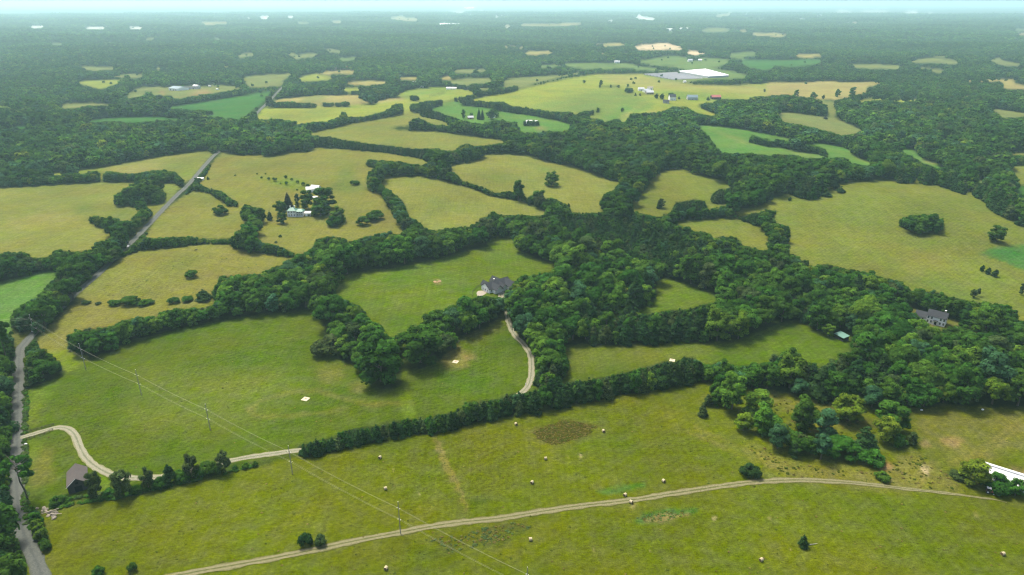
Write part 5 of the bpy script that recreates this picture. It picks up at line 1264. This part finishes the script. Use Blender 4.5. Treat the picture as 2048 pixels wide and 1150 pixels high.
# ---- trees that stand out one by one: middle x, foot y, crown top y, width (photograph pixels), sort, tone, words
HAND = [
 (757,776,694,86,'round','deep','huge round oak at the near tip of the V shaped grove'), (655,712,672,56,'bush','dull','dark rounded thicket tree off the left arm of the V shaped grove'),
 (838,738,664,92,'round','deep','broad dark oak in the V shaped grove, right behind the huge oak'), (699,723,690,36,'round','mid','small round tree left of the huge oak'),
 (1468,828,755,56,'round','light','tall fresh green tree heading the row of trees below the wood'), (1516,837,790,62,'round','light','spreading fresh green tree, second in the row below the wood'),
 (1531,873,818,58,'round','light','fresh green tree, third in the row below the wood'), (1490,868,833,40,'round','yellow','low yellow green tree at the left foot of the row below the wood'),
 (1559,905,856,42,'round','blue','bluish tree with thin crown at the lower end of the tree row'), (1590,914,886,24,'cedar','conifer','small dark cedar on the rough grass below the tree row'),
 (1611,866,803,60,'round','deep','dark green tree with a pale leaning trunk among the rough grass'), (1648,885,826,48,'tall','blue','bluish upright tree beside the dark tree with the pale trunk'),
 (1642,921,873,34,'tall','blue','slim bluish sapling with bare stem above the farm track'), (1690,922,881,60,'bush','mid','wide green thicket above the farm track'),
 (1729,903,856,44,'cedar','conifer','dark ragged cedar among the rough grass'), (1748,932,902,44,'bush','mid','low green bush beside the bare red soil'),
 (1705,853,800,68,'round','yellow','yellow green tree just below the edge of the wood'), (1790,872,815,64,'round','mid','green tree behind the yellow crowned one'),
 (1775,892,841,50,'round','yellow','yellow crowned round tree at the right end of the thicket'), (1825,894,868,22,'round','dull','small grey green tree at the right edge of the thicket'),
 (1405,833,807,17,'cedar','dull','small grey cedar, lowest of three at the field corner'), (1416,812,789,20,'cedar','dull','small grey cedar, middle of three at the field corner'), (1430,800,768,26,'round','deep','dark tree at the top of the field corner'),
 (1502,956,931,34,'bush','conifer','compact dark bush beside the farm track'), (1767,963,946,25,'bush','mid','small green bush above the bend of the farm track'),
 (1956,977,929,58,'round','yellow','yellow green tree hiding the end of the long white shed'), (1998,986,953,52,'bush','deep','dark bushes along the long white shed'), (2037,998,963,34,'round','mid','round green tree below the long white shed'), (1925,962,948,30,'bush','dull','low scrub left of the long white shed'),
 (1606,1095,1071,17,'cedar','conifer','lone small cedar in the nearest field'), (609,1094,1067,25,'bush','conifer','dark round cedar bush, left of a pair above the track'), (641,1092,1070,23,'bush','dull','greyer round bush, right of a pair above the track'),
 (263,1145,1126,17,'bush','deep','small lone bush below the barn field'), (195,1152,1134,20,'bush','deep','small bush at the lower left field edge'),
 (190,1001,948,31,'round','dull','grey green tree against the right wall of the barn'), (243,1001,945,40,'round','dull','first round tree right of the barn in the hedgerow'), (293,983,940,30,'round','dull','second round tree right of the barn in the hedgerow'),
 (340,969,930,27,'cedar','conifer','pointed dark cedar in the hedgerow right of the barn'), (382,963,912,33,'round','dull','tall dusky tree midway along the barn hedgerow'), (447,950,904,28,'round','dull','tall dusky tree at the far end of the barn hedgerow'), (413,953,922,30,'bush','mid','leafy bush between the two tall dusky hedgerow trees'), (356,962,940,24,'bush','mid','bush beside the pointed cedar of the barn hedgerow'),
 (216,997,980,24,'bush','deep','dark bush between the barn tree and the first round hedgerow tree'), (268,991,972,24,'bush','deep','dark bush between the first and second round hedgerow trees'), (318,979,956,26,'bush','deep','dark bush left of the pointed cedar in the barn hedgerow'), (366,967,944,26,'bush','deep','dark bush right of the pointed cedar in the barn hedgerow'), (401,957,930,24,'bush','mid','bush right of the tall dusky tree midway along the barn hedgerow'), (430,953,927,24,'bush','deep','dark bush left of the far end tree of the barn hedgerow'),
 (113,1013,993,24,'bush','deep','dark bush between the stone heap and the barn'), (133,1008,998,14,'bush','deep','low bush left of the barn'), (50,1004,924,74,'pine','mid','leaning pine with a bare trunk reaching over the country road'), (14,734,652,44,'pine','deep','tall pine with bare trunk left of the country road'),
 (1104,374,343,31,'round','mid','solitary round tree in the middle of the domed pasture'), (1037,403,361,21,'tall','deep','tall columnar tree at the corner of the domed pasture'), (1078,413,383,28,'round','mid','round tree right of the tall columnar one'), (1103,420,397,17,'round','light','small light tree on the fence line of the domed pasture'), (1115,433,405,18,'round','light','pale tree at the lower end of the fence line'), (1131,430,410,15,'round','mid','small tree beside the pale one on the fence line'), (1137,420,406,8,'cedar','conifer','tiny cedar at the end of the pasture fence line'),
 (751,443,420,31,'bush','deep','right one of two round bushes in the farmhouse pasture'), (725,453,432,25,'bush','deep','left one of two round bushes in the farmhouse pasture'), (709,371,360,16,'bush','deep','small round bush on the slope above the farmhouse'),
 (675,447,416,31,'round','light','light green tree right of the farmhouse'), (668,454,430,29,'bush','deep','dark bush below the light tree right of the farmhouse'),
 (614,421,384,28,'round','deep','tree behind the farmhouse shed'), (648,423,379,44,'round','deep','biggest tree behind the green roofed farmhouse'), (639,436,402,38,'round','deep','dark round tree right beside the farmhouse shed'), (577,421,386,21,'spruce','purple','purplish spruce behind the farmhouse chimneys'), (594,408,388,11,'round','deep','slim tree behind the green roof'), (594,417,403,9,'round','deep','little tree close behind the green roof'), (559,432,404,26,'round','deep','round tree left of the farmhouse'), (563,449,427,21,'round','deep','tree in front of the farmhouse corner'), (540,441,421,10,'cedar','conifer','narrow cedar on the farmhouse lawn edge'), (520,448,417,25,'round','deep','round tree at the left end of the farmhouse lawn'),
 (438,431,410,25,'bush','deep','lone round bush in the small pasture by the country road'), (380,557,541,24,'bush','deep','lone round bush in the middle of the tan pasture'),
 (226,612,600,22,'bush','deep','leftmost bush of the row across the tan pasture'), (257,612,595,35,'bush','deep','largest bush of the row across the tan pasture'), (287,612,602,26,'bush','deep','flat bush right of the largest in the tan pasture row'), (345,608,595,20,'bush','deep','bush in the right half of the tan pasture row'), (371,605,594,22,'bush','deep','bush before the cedar in the tan pasture row'), (406,601,580,27,'cedar','conifer','spiky cedar at the right end of the tan pasture row'), (170,609,601,16,'bush','dull','small bush at the left of the tan pasture'), (196,610,604,10,'bush','dull','tiny bush at the left of the tan pasture'),
 (1999,488,457,36,'round','deep','dark spreading tree beside the crop field on the right'), (1965,543,530,10,'cedar','conifer','left one of three small cedars on the right hand pasture'), (1977,549,535,12,'cedar','conifer','middle one of three small cedars on the right hand pasture'), (1991,554,539,14,'cedar','conifer','right one of three small cedars on the right hand pasture'), (1948,597,580,14,'round','dull','sparse little tree with a bare top on the right hand pasture'), (1956,593,577,8,'tall','dull','thin half bare sapling on the right hand pasture'), (2041,590,568,10,'tall','dull','thin sapling near the right border of the pasture'),
 (1682,386,372,14,'cedar','conifer','dark cedar standing alone near the top of the big pasture'), (1654,394,383,18,'cedar','conifer','squat cedar near the top of the big pasture'), (1580,402,394,8,'cedar','conifer','tiny cedar at the upper left of the big pasture'), (2041,452,435,17,'cedar','conifer','dark cedar at the right border above the crop field'),
 (1324,418,398,18,'round','dull','half bare little tree on the hollow pasture'), (1319,418,402,10,'cedar','conifer','dark little cedar touching the half bare tree'), (1659,676,652,27,'round','light','neat round tree left of the green roofed shelter'), (1239,628,571,37,'tall','light','bright upright tree standing out of the central wood'), (1190,641,615,18,'cedar','blue','bluish cedar in the gap of the central wood'),
 (1245,224,216,8,'round','deep','single small tree in the sunlit upper field'), (1168,167,160,7,'round','mid','tiny single tree in the pale upper field'), (1324,200,188,11,'round','deep','round tree left of the far grey house'), (1343,196,186,14,'round','deep','tree behind the far grey house'), (1313,198,188,10,'round','mid','tree beside the far cluster of houses'), (1358,199,192,4,'cedar','conifer','tiny cedar right of the far grey house'), (1416,201,193,7,'cedar','conifer','far cedar left of the red roofed barn'), (1271,192,185,5,'cedar','conifer','far cedar below the cluster of houses'), (1280,192,186,4,'cedar','conifer','far little cedar beside the cluster of houses'), (1256,175,168,6,'round','mid','small tree above the far cluster of houses'),
 (958,240,216,9,'spruce','conifer','tall spruce beside the house in the upper green field'), (965,240,219,8,'spruce','conifer','second spruce beside the house in the upper green field'), (982,240,218,20,'round','mid','broad tree of the grove in the upper green field'), (993,236,219,12,'round','mid','right tree of the grove in the upper green field'), (943,237,226,8,'round','mid','small tree of the grove in the upper green field'), (927,238,219,10,'tall','mid','poplar standing left of the grove in the upper green field'),
 (1628,198,185,16,'round','mid','round tree on the edge of the straw coloured field'), (1647,199,190,7,'round','deep','small tree on the edge of the straw coloured field'), (1594,193,180,11,'round','mid','tree above the dark wood on the straw coloured field'), (1529,185,178,5,'round','dull','lone tiny tree in the straw coloured field'), (1651,239,231,7,'cedar','purple','purplish cedar on the far grassy slope'), (1202,174,160,8,'tall','mid','tall tree at the end of a far hedge'), (1705,195,172,14,'tall','mid','tall tree among the far thicket'), (1677,195,178,12,'round','mid','tree left of the tall one in the far thicket'),
 (426,307,292,14,'round','light','bright round tree beside the road at the wood'), (484,311,299,16,'bush','deep','bush in front of the wood by the road'), (416,360,353,6,'cedar','deep','little tree beside the white roadside shed'), (470,352,349,4,'bush','deep','tiny shrub on the upper pasture'), (560,475,469,6,'bush','deep','upper of two small shrubs in the farmhouse pasture'), (551,487,482,6,'bush','dull','lower of two small shrubs in the farmhouse pasture'),
 (1307,99,95,4,'round','deep','single tree in the far sandy field'),
]
for _i, (_x, _y, _w) in enumerate([(514,350,4),(523,358,5),(531,350,4),(537,361,6),(549,364,9),(561,369,4),(571,358,7),(573,371,8),(583,362,6),(595,368,7),(606,372,8),(615,377,9),(594,382,4)]):
    HAND.append((_x, _y, _y - _w * 1.05, _w, 'round', 'deep', '%s young orchard tree on the lawn above the farmhouse' % ['smallest and leftmost','small','slender upper','neat','plump big','tiny middle','tall upper','lower','upper right','round right','right hand','rightmost big','tiny lowest'][_i]))

PLACE = [  # where a tree stands, in words; first outline that holds its foot wins
 ('of the cedar hedgerow between the two near hayfields', [(560,930),(590,880),(860,825),(1050,775),(1330,690),(1425,700),(1425,775),(1240,800),(860,875),(600,930)]),
 ('beside the gravel drive, in the rounded clump', [(1040,690),(1060,650),(1130,680),(1150,775),(1060,775)]),
 ('of the barn hedgerow', [(90,1030),(90,980),(460,890),(600,880),(600,930),(330,990),(110,1040)]),
 ('of the roadside strip at the bottom left', [(-100,640),(26,640),(26,1000),(130,1000),(130,1300),(-100,1300)]),
 ('beside the road bend above the left hayfield', [(24,690),(140,690),(140,790),(24,800)]),
 ('of the V shaped grove between the hayfields', [(620,600),(780,650),(1015,575),(1015,660),(910,720),(800,790),(620,740)]),
 ('of the hedgerow above the left hayfield', [(130,750),(130,640),(420,590),(640,560),(640,640),(330,680),(180,740)]),
 ('of the wood that borders the upper hayfield', [(420,600),(520,540),(640,470),(980,420),(1010,510),(680,570),(660,600),(560,640)]),
 ('along the road between the tan pastures', [(15,660),(60,580),(240,470),(310,400),(330,440),(280,520),(190,580),(130,660),(60,680)]),
 ('of the wood below the white house', [(1400,660),(1700,640),(1830,640),(2200,640),(2200,840),(1400,800)]),
 ('of the tree belt above the white house', [(1620,500),(2200,600),(2200,645),(1830,640),(1620,600)]),
 ('of the pine belt behind the long meadow', [(1020,610),(1480,600),(1620,640),(1480,695),(1020,700)]),
 ('of the wood around the dark roofed house', [(1000,520),(1330,520),(1330,640),(1000,640)]),
 ('of the central wood', [(980,400),(1640,470),(1640,660),(1330,640),(980,540)]),
]

class Occ:
    def __init__(s, x0, x1, y0, y1):
        s.x0, s.y0 = x0, y0
        s.a = np.zeros((int(y1 - y0) + 2, int(x1 - x0) + 2), bool)
    def free(s, x, y):
        j, i = int(y - s.y0), int(x - s.x0)
        return 0 <= j < s.a.shape[0] and 0 <= i < s.a.shape[1] and not s.a[j, i]
    def stamp(s, x, y, r):
        j, i = int(y - s.y0), int(x - s.x0)
        k = max(0, int(round(r)))
        j0, j1, i0, i1 = max(0, j - k), j + k + 1, max(0, i - k), i + k + 1
        sub = s.a[j0:j1, i0:i1]
        if sub.size == 0: return
        yy, xx = np.mgrid[j0:j0 + sub.shape[0], i0:i0 + sub.shape[1]]
        sub |= (yy - j) ** 2 + (xx - i) ** 2 <= r * r
OCC = Occ(-1700, 1700, 60, 1800)
TREES = []   # x, y, z, height, crown radius, silhouette, tone, label or None

def near_way(x, y, r):
    d = np.full(len(x), 1e9)
    for k in range(0, len(x), 4000):
        s = slice(k, k + 4000)
        d[s] = np.sqrt(((x[s, None] - WAYS[None, ::2, 0]) ** 2 + (y[s, None] - WAYS[None, ::2, 1]) ** 2).min(1))
    return d < r

def plant_hand():
    for cx, fy, ty, wpx, kind, tone, words in HAND:
        if kind == 'round' and 'orchard' not in words: kind = 'oval'
        wpx *= 1.05
        p = G(cx, fy - .5)
        _, _, dep = project(p.x, p.y, p.z)
        # height whose crown top shows at ty
        h = 2.0
        for _ in range(30):
            _, py, _ = project(p.x, p.y + (0 if kind in ('tall', 'cedar', 'spruce', 'pine') else .15 * h), p.z + h * .97)
            h = max(.6, h + (float(py) - ty) / FOC * float(dep) * .8)
        r = wpx / FOC * float(dep) / 2
        h = min(h, r * 6)
        # feet of a round crown hide under its near side
        off = r * (.55 if kind in ('round', 'oval', 'bush') else .2)
        y = p.y + off
        TREES.append([p.x, y, float(height(p.x, y)), h, r, kind, tone, words])
        OCC.stamp(p.x, y, r * 1.1 if r > 3 else r * .8)

TOPS = RNG.choice([.84, .9, .94, .97, .98], 3000000)
def fits(x, y, z, h, r):
    """does a tree of this size stay inside the wooded outlines as they are seen from the air"""
    ok = np.ones(len(x), bool)
    d = np.sqrt(x * x + y * y)
    ux, uy = x / d, y / d
    for a, b, c in ((0, 0, .08), (0, 0, 'top'), (-.75, 0, .55), (.75, 0, .55), (0, .55, .75), (0, -.85, .35)):
        if c == 'top': c = TOPS[:len(x)]
        X = x + ux * r * b - uy * r * a
        Y = y + uy * r * b + ux * r * a
        px, py, _ = project(X, Y, z + h * c)
        ok &= look(WOOD, px, py)
    return ok

def grow():
    passes = [(21, .12), (17.5, .22), (14.5, .4), (12, .6), (10, 1), (8.4, 1), (7, 1), (5.6, 1), (4.4, 1), (3.4, 1)]
    for H0, frac in passes:
        sp = max(1.6, H0 * .26)
        dmax = 1750 if H0 > 7 else (1100 if H0 > 4 else 750)
        gx = np.arange(-1350, 1350, sp); gy = np.arange(85, dmax, sp)
        X, Y = np.meshgrid(gx, gy)
        X = (X + RNG.uniform(-.48, .48, X.shape) * sp).ravel(); Y = (Y + RNG.uniform(-.48, .48, Y.shape) * sp).ravel()
        k = (np.abs(X) < Y * .86 + 25) & (np.hypot(X, Y) < dmax)
        X, Y = X[k], Y[k]
        Z = height(X, Y)
        px, py, _ = project(X, Y, Z)
        k = look(WOOD, px, py) & (px > -160) & (px < 2208) & (py < 1330)
        X, Y, Z, px, py = X[k], Y[k], Z[k], px[k], py[k]
        con = look(CONI, px, py)
        h = H0 * RNG.uniform(.84, 1.2, len(X))
        h = np.where(con & (H0 > 15), h * .78, h)
        r = h * np.where(con, .30, .43)
        k = fits(X, Y, Z, h, r) & (RNG.uniform(size=len(X)) < frac) & ~near_way(X, Y, 2.2 + .1 * r)
        if H0 < 9:      # small growth only where nothing taller has room
            k &= ~fits(X, Y, Z, h * 1.75, r * 1.75)
        for q in RNG.permutation(np.nonzero(k)[0]):
            if not OCC.free(X[q], Y[q]): continue
            if any((X[q] - a) ** 2 + (Y[q] - b) ** 2 < (c + r[q] * .6) ** 2 for a, b, c in NOTREE): continue
            OCC.stamp(X[q], Y[q], r[q] * (.92 if H0 > 9 else .8))
            u = RNG.uniform()
            if (con[q] and u < .86) or (not con[q] and u > .945 and h[q] > 7):
                if not con[q]: u *= .5; r[q] *= .72
                kind, tone = 'cedar', ('conifer' if u < .6 else 'dull' if u < .75 else 'deep')
                if h[q] < 4.2 and u > .6: kind = 'bush'
            else:
                kind = 'bush' if h[q] < 5.6 else ('tall' if u > .93 else 'oval' if u < .35 or h[q] < 9 else 'round')
                v = RNG.uniform()
                tone = 'deep' if v < .36 else 'mid' if v < .66 else 'light' if v < .83 else 'blue' if v < .91 else 'dull' if v < .96 else 'yellow'
            TREES.append([X[q], Y[q], Z[q], h[q], r[q], kind, tone, None])

def words_for(px, py):
    for w, poly in PLACE:
        s = False
        for (ax, ay), (bx, by) in zip(poly, poly[1:] + poly[:1]):
            if (ay > py) != (by > py) and px < (bx - ax) * (py - ay) / (by - ay) + ax: s = not s
        if s: return w
    return 'of the farther woods and hedges'

NAME = {'round': ('broadleaf_tree', 'tree', 'broadleaf tree'), 'oval': ('broadleaf_tree', 'tree', 'broadleaf tree'), 'tall': ('broadleaf_tree', 'tree', 'upright tree'), 'bush': ('bush', 'bush', 'bush'), 'cedar': ('cedar_tree', 'conifer', 'cedar'), 'spruce': ('spruce_tree', 'conifer', 'spruce'), 'pine': ('pine_tree', 'pine tree', 'pine')}

def stuff_trees(name, label, rows, crowns, trunks=None):
    """the many trees of the woods, one object: points that carry a tree each"""
    protos = bpy.data.collections.new(name + '_sorts')
    k = 0
    index = {}
    for kind, lst in crowns.items():
        for i, me in enumerate(lst):
            o = bpy.data.objects.new('%03d_sort' % k, me)
            protos.objects.link(o)
            index[(kind, i)] = k
            k += 1
    n = len(rows)
    me = bpy.data.meshes.new(name)
    me.vertices.add(n)
    me.vertices.foreach_set('co', np.array([r[:3] for r in rows], np.float32).reshape(-1))
    def put(nm, typ, vals, prop='value'):
        a = me.attributes.new(nm, typ, 'POINT')
        a.data.foreach_set(prop, np.asarray(vals).reshape(-1))
    g = np.random.default_rng(5)
    sc, ix, tn = [], [], []
    for r in rows:
        kind = r[5]
        R0 = KINDS[kind][3]
        lst = crowns[kind]
        ix.append(index[(kind, int(g.integers(len(lst))))])
        sc.append((r[4] / R0, r[4] / R0, r[3]))
        t = np.array(TONE[r[6]]) * g.uniform(.82, 1.2) * (1 + .26 * math.sin(r[0] / 210 + 1.7 * math.sin(r[1] / 330)) * math.sin(r[1] / 170 + r[0] / 400) + .10 * math.sin(r[0] / 47) * math.sin(r[1] / 61))
        tn.append((*t, 1))
    put('scl', 'FLOAT_VECTOR', np.array(sc, np.float32), 'vector')
    put('rot', 'FLOAT', g.uniform(0, 6.28, n).astype(np.float32))
    put('pick', 'INT', np.array(ix, np.int32))
    put('tint', 'FLOAT_COLOR', np.array(tn, np.float32), 'color')
    o = link(bpy.data.objects.new(name, me))
    tag(o, label, 'woodland', kind='stuff')
    ng = bpy.data.node_groups.new(name, 'GeometryNodeTree')
    ng.interface.new_socket('Geometry', in_out='INPUT', socket_type='NodeSocketGeometry')
    ng.interface.new_socket('Geometry', in_out='OUTPUT', socket_type='NodeSocketGeometry')
    N, L = ng.nodes, ng.links
    gi, go = N.new('NodeGroupInput'), N.new('NodeGroupOutput')
    ip = N.new('GeometryNodeInstanceOnPoints')
    ci = N.new('GeometryNodeCollectionInfo'); ci.inputs['Collection'].default_value = protos
    ci.inputs['Separate Children'].default_value = True; ci.inputs['Reset Children'].default_value = True
    def attr(nm, typ):
        a = N.new('GeometryNodeInputNamedAttribute'); a.data_type = typ; a.inputs['Name'].default_value = nm; return a.outputs['Attribute']
    cx = N.new('ShaderNodeCombineXYZ'); L.new(attr('rot', 'FLOAT'), cx.inputs['Z'])
    L.new(gi.outputs[0], ip.inputs['Points']); L.new(ci.outputs[0], ip.inputs['Instance'])
    ip.inputs['Pick Instance'].default_value = True
    L.new(attr('pick', 'INT'), ip.inputs['Instance Index'])
    L.new(cx.outputs[0], ip.inputs['Rotation']); L.new(attr('scl', 'FLOAT_VECTOR'), ip.inputs['Scale'])
    L.new(ip.outputs[0], go.inputs[0])
    md = o.modifiers.new('trees', 'NODES'); md.node_group = ng
    return o

def build_trees():
    # which ones show largest
    T = TREES
    A = np.array([t[:5] for t in T])
    px, py, dep = project(A[:, 0], A[:, 1], A[:, 2])
    inside = (px > -20) & (px < 2068) & (py < 1190)
    size = A[:, 3] * A[:, 4] / dep ** 2 * inside
    quota = {'broadleaf_tree': 290, 'cedar_tree': 240, 'bush': 230, 'spruce_tree': 20, 'pine_tree': 20}
    single = set(i for i, t in enumerate(T) if t[7])
    for nm, q in quota.items():
        ids = [i for i, t in enumerate(T) if NAME[t[5]][0] == nm]
        q -= sum(1 for i in ids if i in single)
        ids = [i for i in ids if i not in single and inside[i]]
        ids.sort(key=lambda i: -size[i])
        single |= set(ids[:max(0, q)])
    g = random.Random(3)
    first = {}
    order = {}
    for i in sorted(single):
        x, y, z, h, r, kind, tone, words = T[i]
        nm, cat, noun = NAME[kind]
        v = g.randrange(KINDS[kind][0])
        key = (kind, v)
        if key not in first:
            t = empty(nm, (0, 0, 0))
            cr = link(bpy.data.objects.new('crown', CROWN[kind][v])); cr.parent = t
            tr = None
            if kind != 'bush':
                tr = link(bpy.data.objects.new('trunk', TRUNK[kind][v])); tr.parent = t
            first[key] = (t, cr, tr)
        else:
            t0, c0, r0 = first[key]
            t = t0.copy(); link(t)
            cr = c0.copy(); link(cr); cr.parent = t
            if r0:
                tr = r0.copy(); link(tr); tr.parent = t
        R0 = KINDS[kind][3]
        t.location = (x, y, z)
        t.rotation_euler = (0, 0, g.uniform(0, 6.28))
        t.scale = (r / R0, r / R0, h)
        k = g.uniform(.85, 1.16)
        cr['tint'] = [c * k for c in TONE[tone]]
        for key2 in ('group', 'label', 'category'):
            if key2 in t: del t[key2]
        if words:
            tag(t, words, cat)
        else:
            place = words_for(px[i], py[i])
            sz = 'tall' if h > 15.5 else 'medium sized' if h > 9 else 'small' if h > 4.5 else 'low'
            lab = '%s %s %s %s' % (sz, TONE_WORD[tone], noun, place)
            tag(t, lab, cat, lab.replace(noun, noun + 's', 1) if noun != 'bush' else lab.replace('bush', 'bushes', 1))
    rest = [t for i, t in enumerate(T) if i not in single]
    conv = []
    for t in rest:
        k = t[5] if t[5] in ('round', 'oval', 'cedar', 'bush') else ('oval' if t[5] == 'tall' else 'cedar')
        conv.append(t[:5] + [k, t[6], None])
    d = [math.hypot(t[0], t[1]) for t in conv]
    near = [t for t, q in zip(conv, d) if q < 1000]
    far = [t for t, q in zip(conv, d) if q >= 1000]
    return near, far, len(single)

def far_forest():
    """forest beyond the near woods, to where single crowns melt together"""
    rows = []
    for d0, d1, sp, h0 in ((1700, 2600, 10.5, 17), (2600, 4600, 14, 19), (4600, 8000, 27, 25), (8000, 13000, 46, 34)):
        gy = np.arange(d0 * .7, d1, sp)
        gx = np.arange(-d1 * .75, d1 * .75, sp)
        X, Y = np.meshgrid(gx, gy)
        X = (X + RNG.uniform(-.5, .5, X.shape) * sp).ravel(); Y = (Y + RNG.uniform(-.5, .5, Y.shape) * sp).ravel()
        D = np.hypot(X, Y)
        k = (D >= d0) & (D < d1) & (np.abs(X) < Y * .80)
        X, Y = X[k], Y[k]
        Z = height(X, Y)
        h = h0 * RNG.uniform(.55, 1.15, len(X))
        r = h * .46 * (1.25 if d0 > 4000 else 1)
        ok = np.zeros(len(X), bool)
        for f in (1, .6, .38):
            px, py, _ = project(X, Y, Z)
            _, ty, _ = project(X, Y, Z + h * f)
            w = r * f * FOC / np.maximum(Y, 1) * .75
            good = ~ok & look(WOOD, px, py) & look(WOOD, px, ty) & look(WOOD, px - w, .5 * (py + ty)) & look(WOOD, px + w, .5 * (py + ty))
            h = np.where(good, h * f, h); r = np.where(good, r * f, r)
            ok |= good
        lone = ~ok & ~look(WOOD, px, py) & (RNG.uniform(size=len(X)) < .005)
        h = np.where(lone, h0 * .5, h); r = np.where(lone, h0 * .22, r)
        for q in np.nonzero(ok | lone)[0]:
            v = RNG.uniform()
            rows.append([X[q], Y[q], Z[q], h[q], r[q], 'round', 'deep' if v < .20 else 'mid' if v < .62 else 'light' if v < .86 else 'blue' if v < .95 else 'dull', None])
    return rows

def weeds():
    """low weeds and tussocks where the mower does not go"""
    rows = []
    for poly, n, h0, h1, tones in (
      ([(1062,866),(1082,856),(1120,843),(1150,843),(1196,852),(1180,868),(1150,880),(1110,890),(1085,882)], 900, .2, .5, ('turf', 'rust', 'straw')),
      ([(1480,880),(1560,905),(1600,930),(1760,945),(1830,900),(1900,950),(1930,985),(1780,978),(1640,960),(1540,945)], 200, .2, .65, ('turf', 'straw', 'turf')),
      ([(1430,770),(1560,795),(1700,820),(1740,850),(1800,880),(1700,900),(1560,850),(1480,840)], 200, .25, .8, ('turf', 'straw', 'turf')),
      ([(46,780),(56,780),(52,1000),(62,1060),(48,1050)], 200, .5, 1.2, ('mid', 'dull')),
      ([(1268,1038),(1290,1026),(1385,1016),(1395,1024),(1320,1044)], 140, .15, .4, ('dull', 'mid', 'rust')),
      ([(860,1080),(940,1062),(1020,1045),(1070,1050),(1000,1085),(900,1104)], 200, .2, .55, ('dull', 'dull', 'straw')),
      ([(100,1000),(240,985),(460,936),(590,908),(590,914),(460,945),(240,996),(105,1016)], 260, .5, 1.4, ('mid', 'deep', 'dull')),
      ([(187,1040),(700,920),(1400,790),(2048,830),(2048,1150),(187,1150)], 700, .15, .42, ('turf', 'turf', 'straw')),
      ([(60,800),(600,640),(700,720),(1000,660),(1060,740),(600,860),(100,980)], 350, .15, .4, ('turf', 'turf', 'straw')),
      ([(160,600),(400,510),(560,520),(420,590)], 120, .2, .5, ('dull', 'straw')), ([(420,320),(700,320),(780,440),(560,480)], 120, .2, .5, ('dull', 'straw')), ([(1560,420),(1900,380),(2048,480),(2000,600),(1700,560)], 120, .2, .45, ('dull', 'straw'))):
        p = np.array(poly, float)
        m = fill(poly) & ~WOOD
        jj, ii = np.nonzero(m)
        if not len(jj): continue
        k = RNG.integers(len(jj), size=n)
        px, py = ii[k] * 2 + RNG.uniform(0, 2, n), jj[k] * 2 + RNG.uniform(0, 2, n)
        x, y, z = ground(px, py)
        ok = ~near_way(x, y, 2.6)
        for q in np.nonzero(ok)[0]:
            h = RNG.uniform(h0, h1)
            rows.append([x[q], y[q], z[q] - .05, h, h * RNG.uniform(.7, 1.4), 'bush', tones[RNG.integers(len(tones))], None])
    o = stuff_trees('weeds', 'tufts of taller weeds and rough grass left standing in the fields', rows, {'bush': LOWCROWN['bush']})
    o['category'] = 'weeds'
TONE['turf'] = (.045, .062, .006)
TONE['rust'] = (.064, .058, .009)
TONE['straw'] = (.090, .080, .022)
white_house(); dark_roof_house(); farmhouse(); old_barn(); shelter(); long_shed(); tractor()
far_places()
power_line(); bales(); panels(); rubble(); brush_pile()
car((256, 494), yaw((251, 497), (262, 486)), 'white car driving on the country road between the trees')
car((70, 662), yaw((60, 674), (76, 659)), 'white car on the road bend under the power pole')
cow((308, 501), 2.9, 'black cow grazing on the left of the tan pasture top')
cow((392, 502), .4, 'black cow grazing on the right of the tan pasture top')
rail_fence('drive_fence', [(54, 865.5), (75, 860), (92, 855), (108, 851)], 1.4, 'dark board fence along the upper side of the drive entrance')
rail_fence('drive_fence', [(53, 880), (70, 875.5), (90, 869), (106, 861)], 1.4, 'dark board fence along the lower side of the drive entrance')
plant_hand()
grow()
_near, _far, _ns = build_trees()
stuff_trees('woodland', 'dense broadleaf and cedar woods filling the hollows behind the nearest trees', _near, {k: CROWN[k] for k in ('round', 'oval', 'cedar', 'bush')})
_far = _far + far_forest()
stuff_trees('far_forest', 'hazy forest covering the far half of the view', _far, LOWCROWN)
weeds()
print('TREES', len(TREES), 'single', _ns, 'near', len(_near), 'far', len(_far))

# ------------------------------------------------------------------ haze
def build_haze():
    mb = MB().box(-40000, 40000, -40000, 40000, -40, CAMH + 12)
    m = bpy.data.materials.new('haze'); m.use_nodes = True
    n, l = m.node_tree.nodes, m.node_tree.links
    n.clear()
    out = n.new('ShaderNodeOutputMaterial')
    v = n.new('ShaderNodeVolumePrincipled')
    v.inputs['Color'].default_value = (.58, .92, .98, 1)
    v.inputs['Density'].default_value = HAZE
    v.inputs['Anisotropy'].default_value = .3
    l.new(v.outputs[0], out.inputs['Volume'])
    o = mb.build('haze', m)
    tag(o, 'thin bluish summer haze over the whole countryside', 'haze', kind='stuff')
HAZE = 0.80e-4
build_haze()
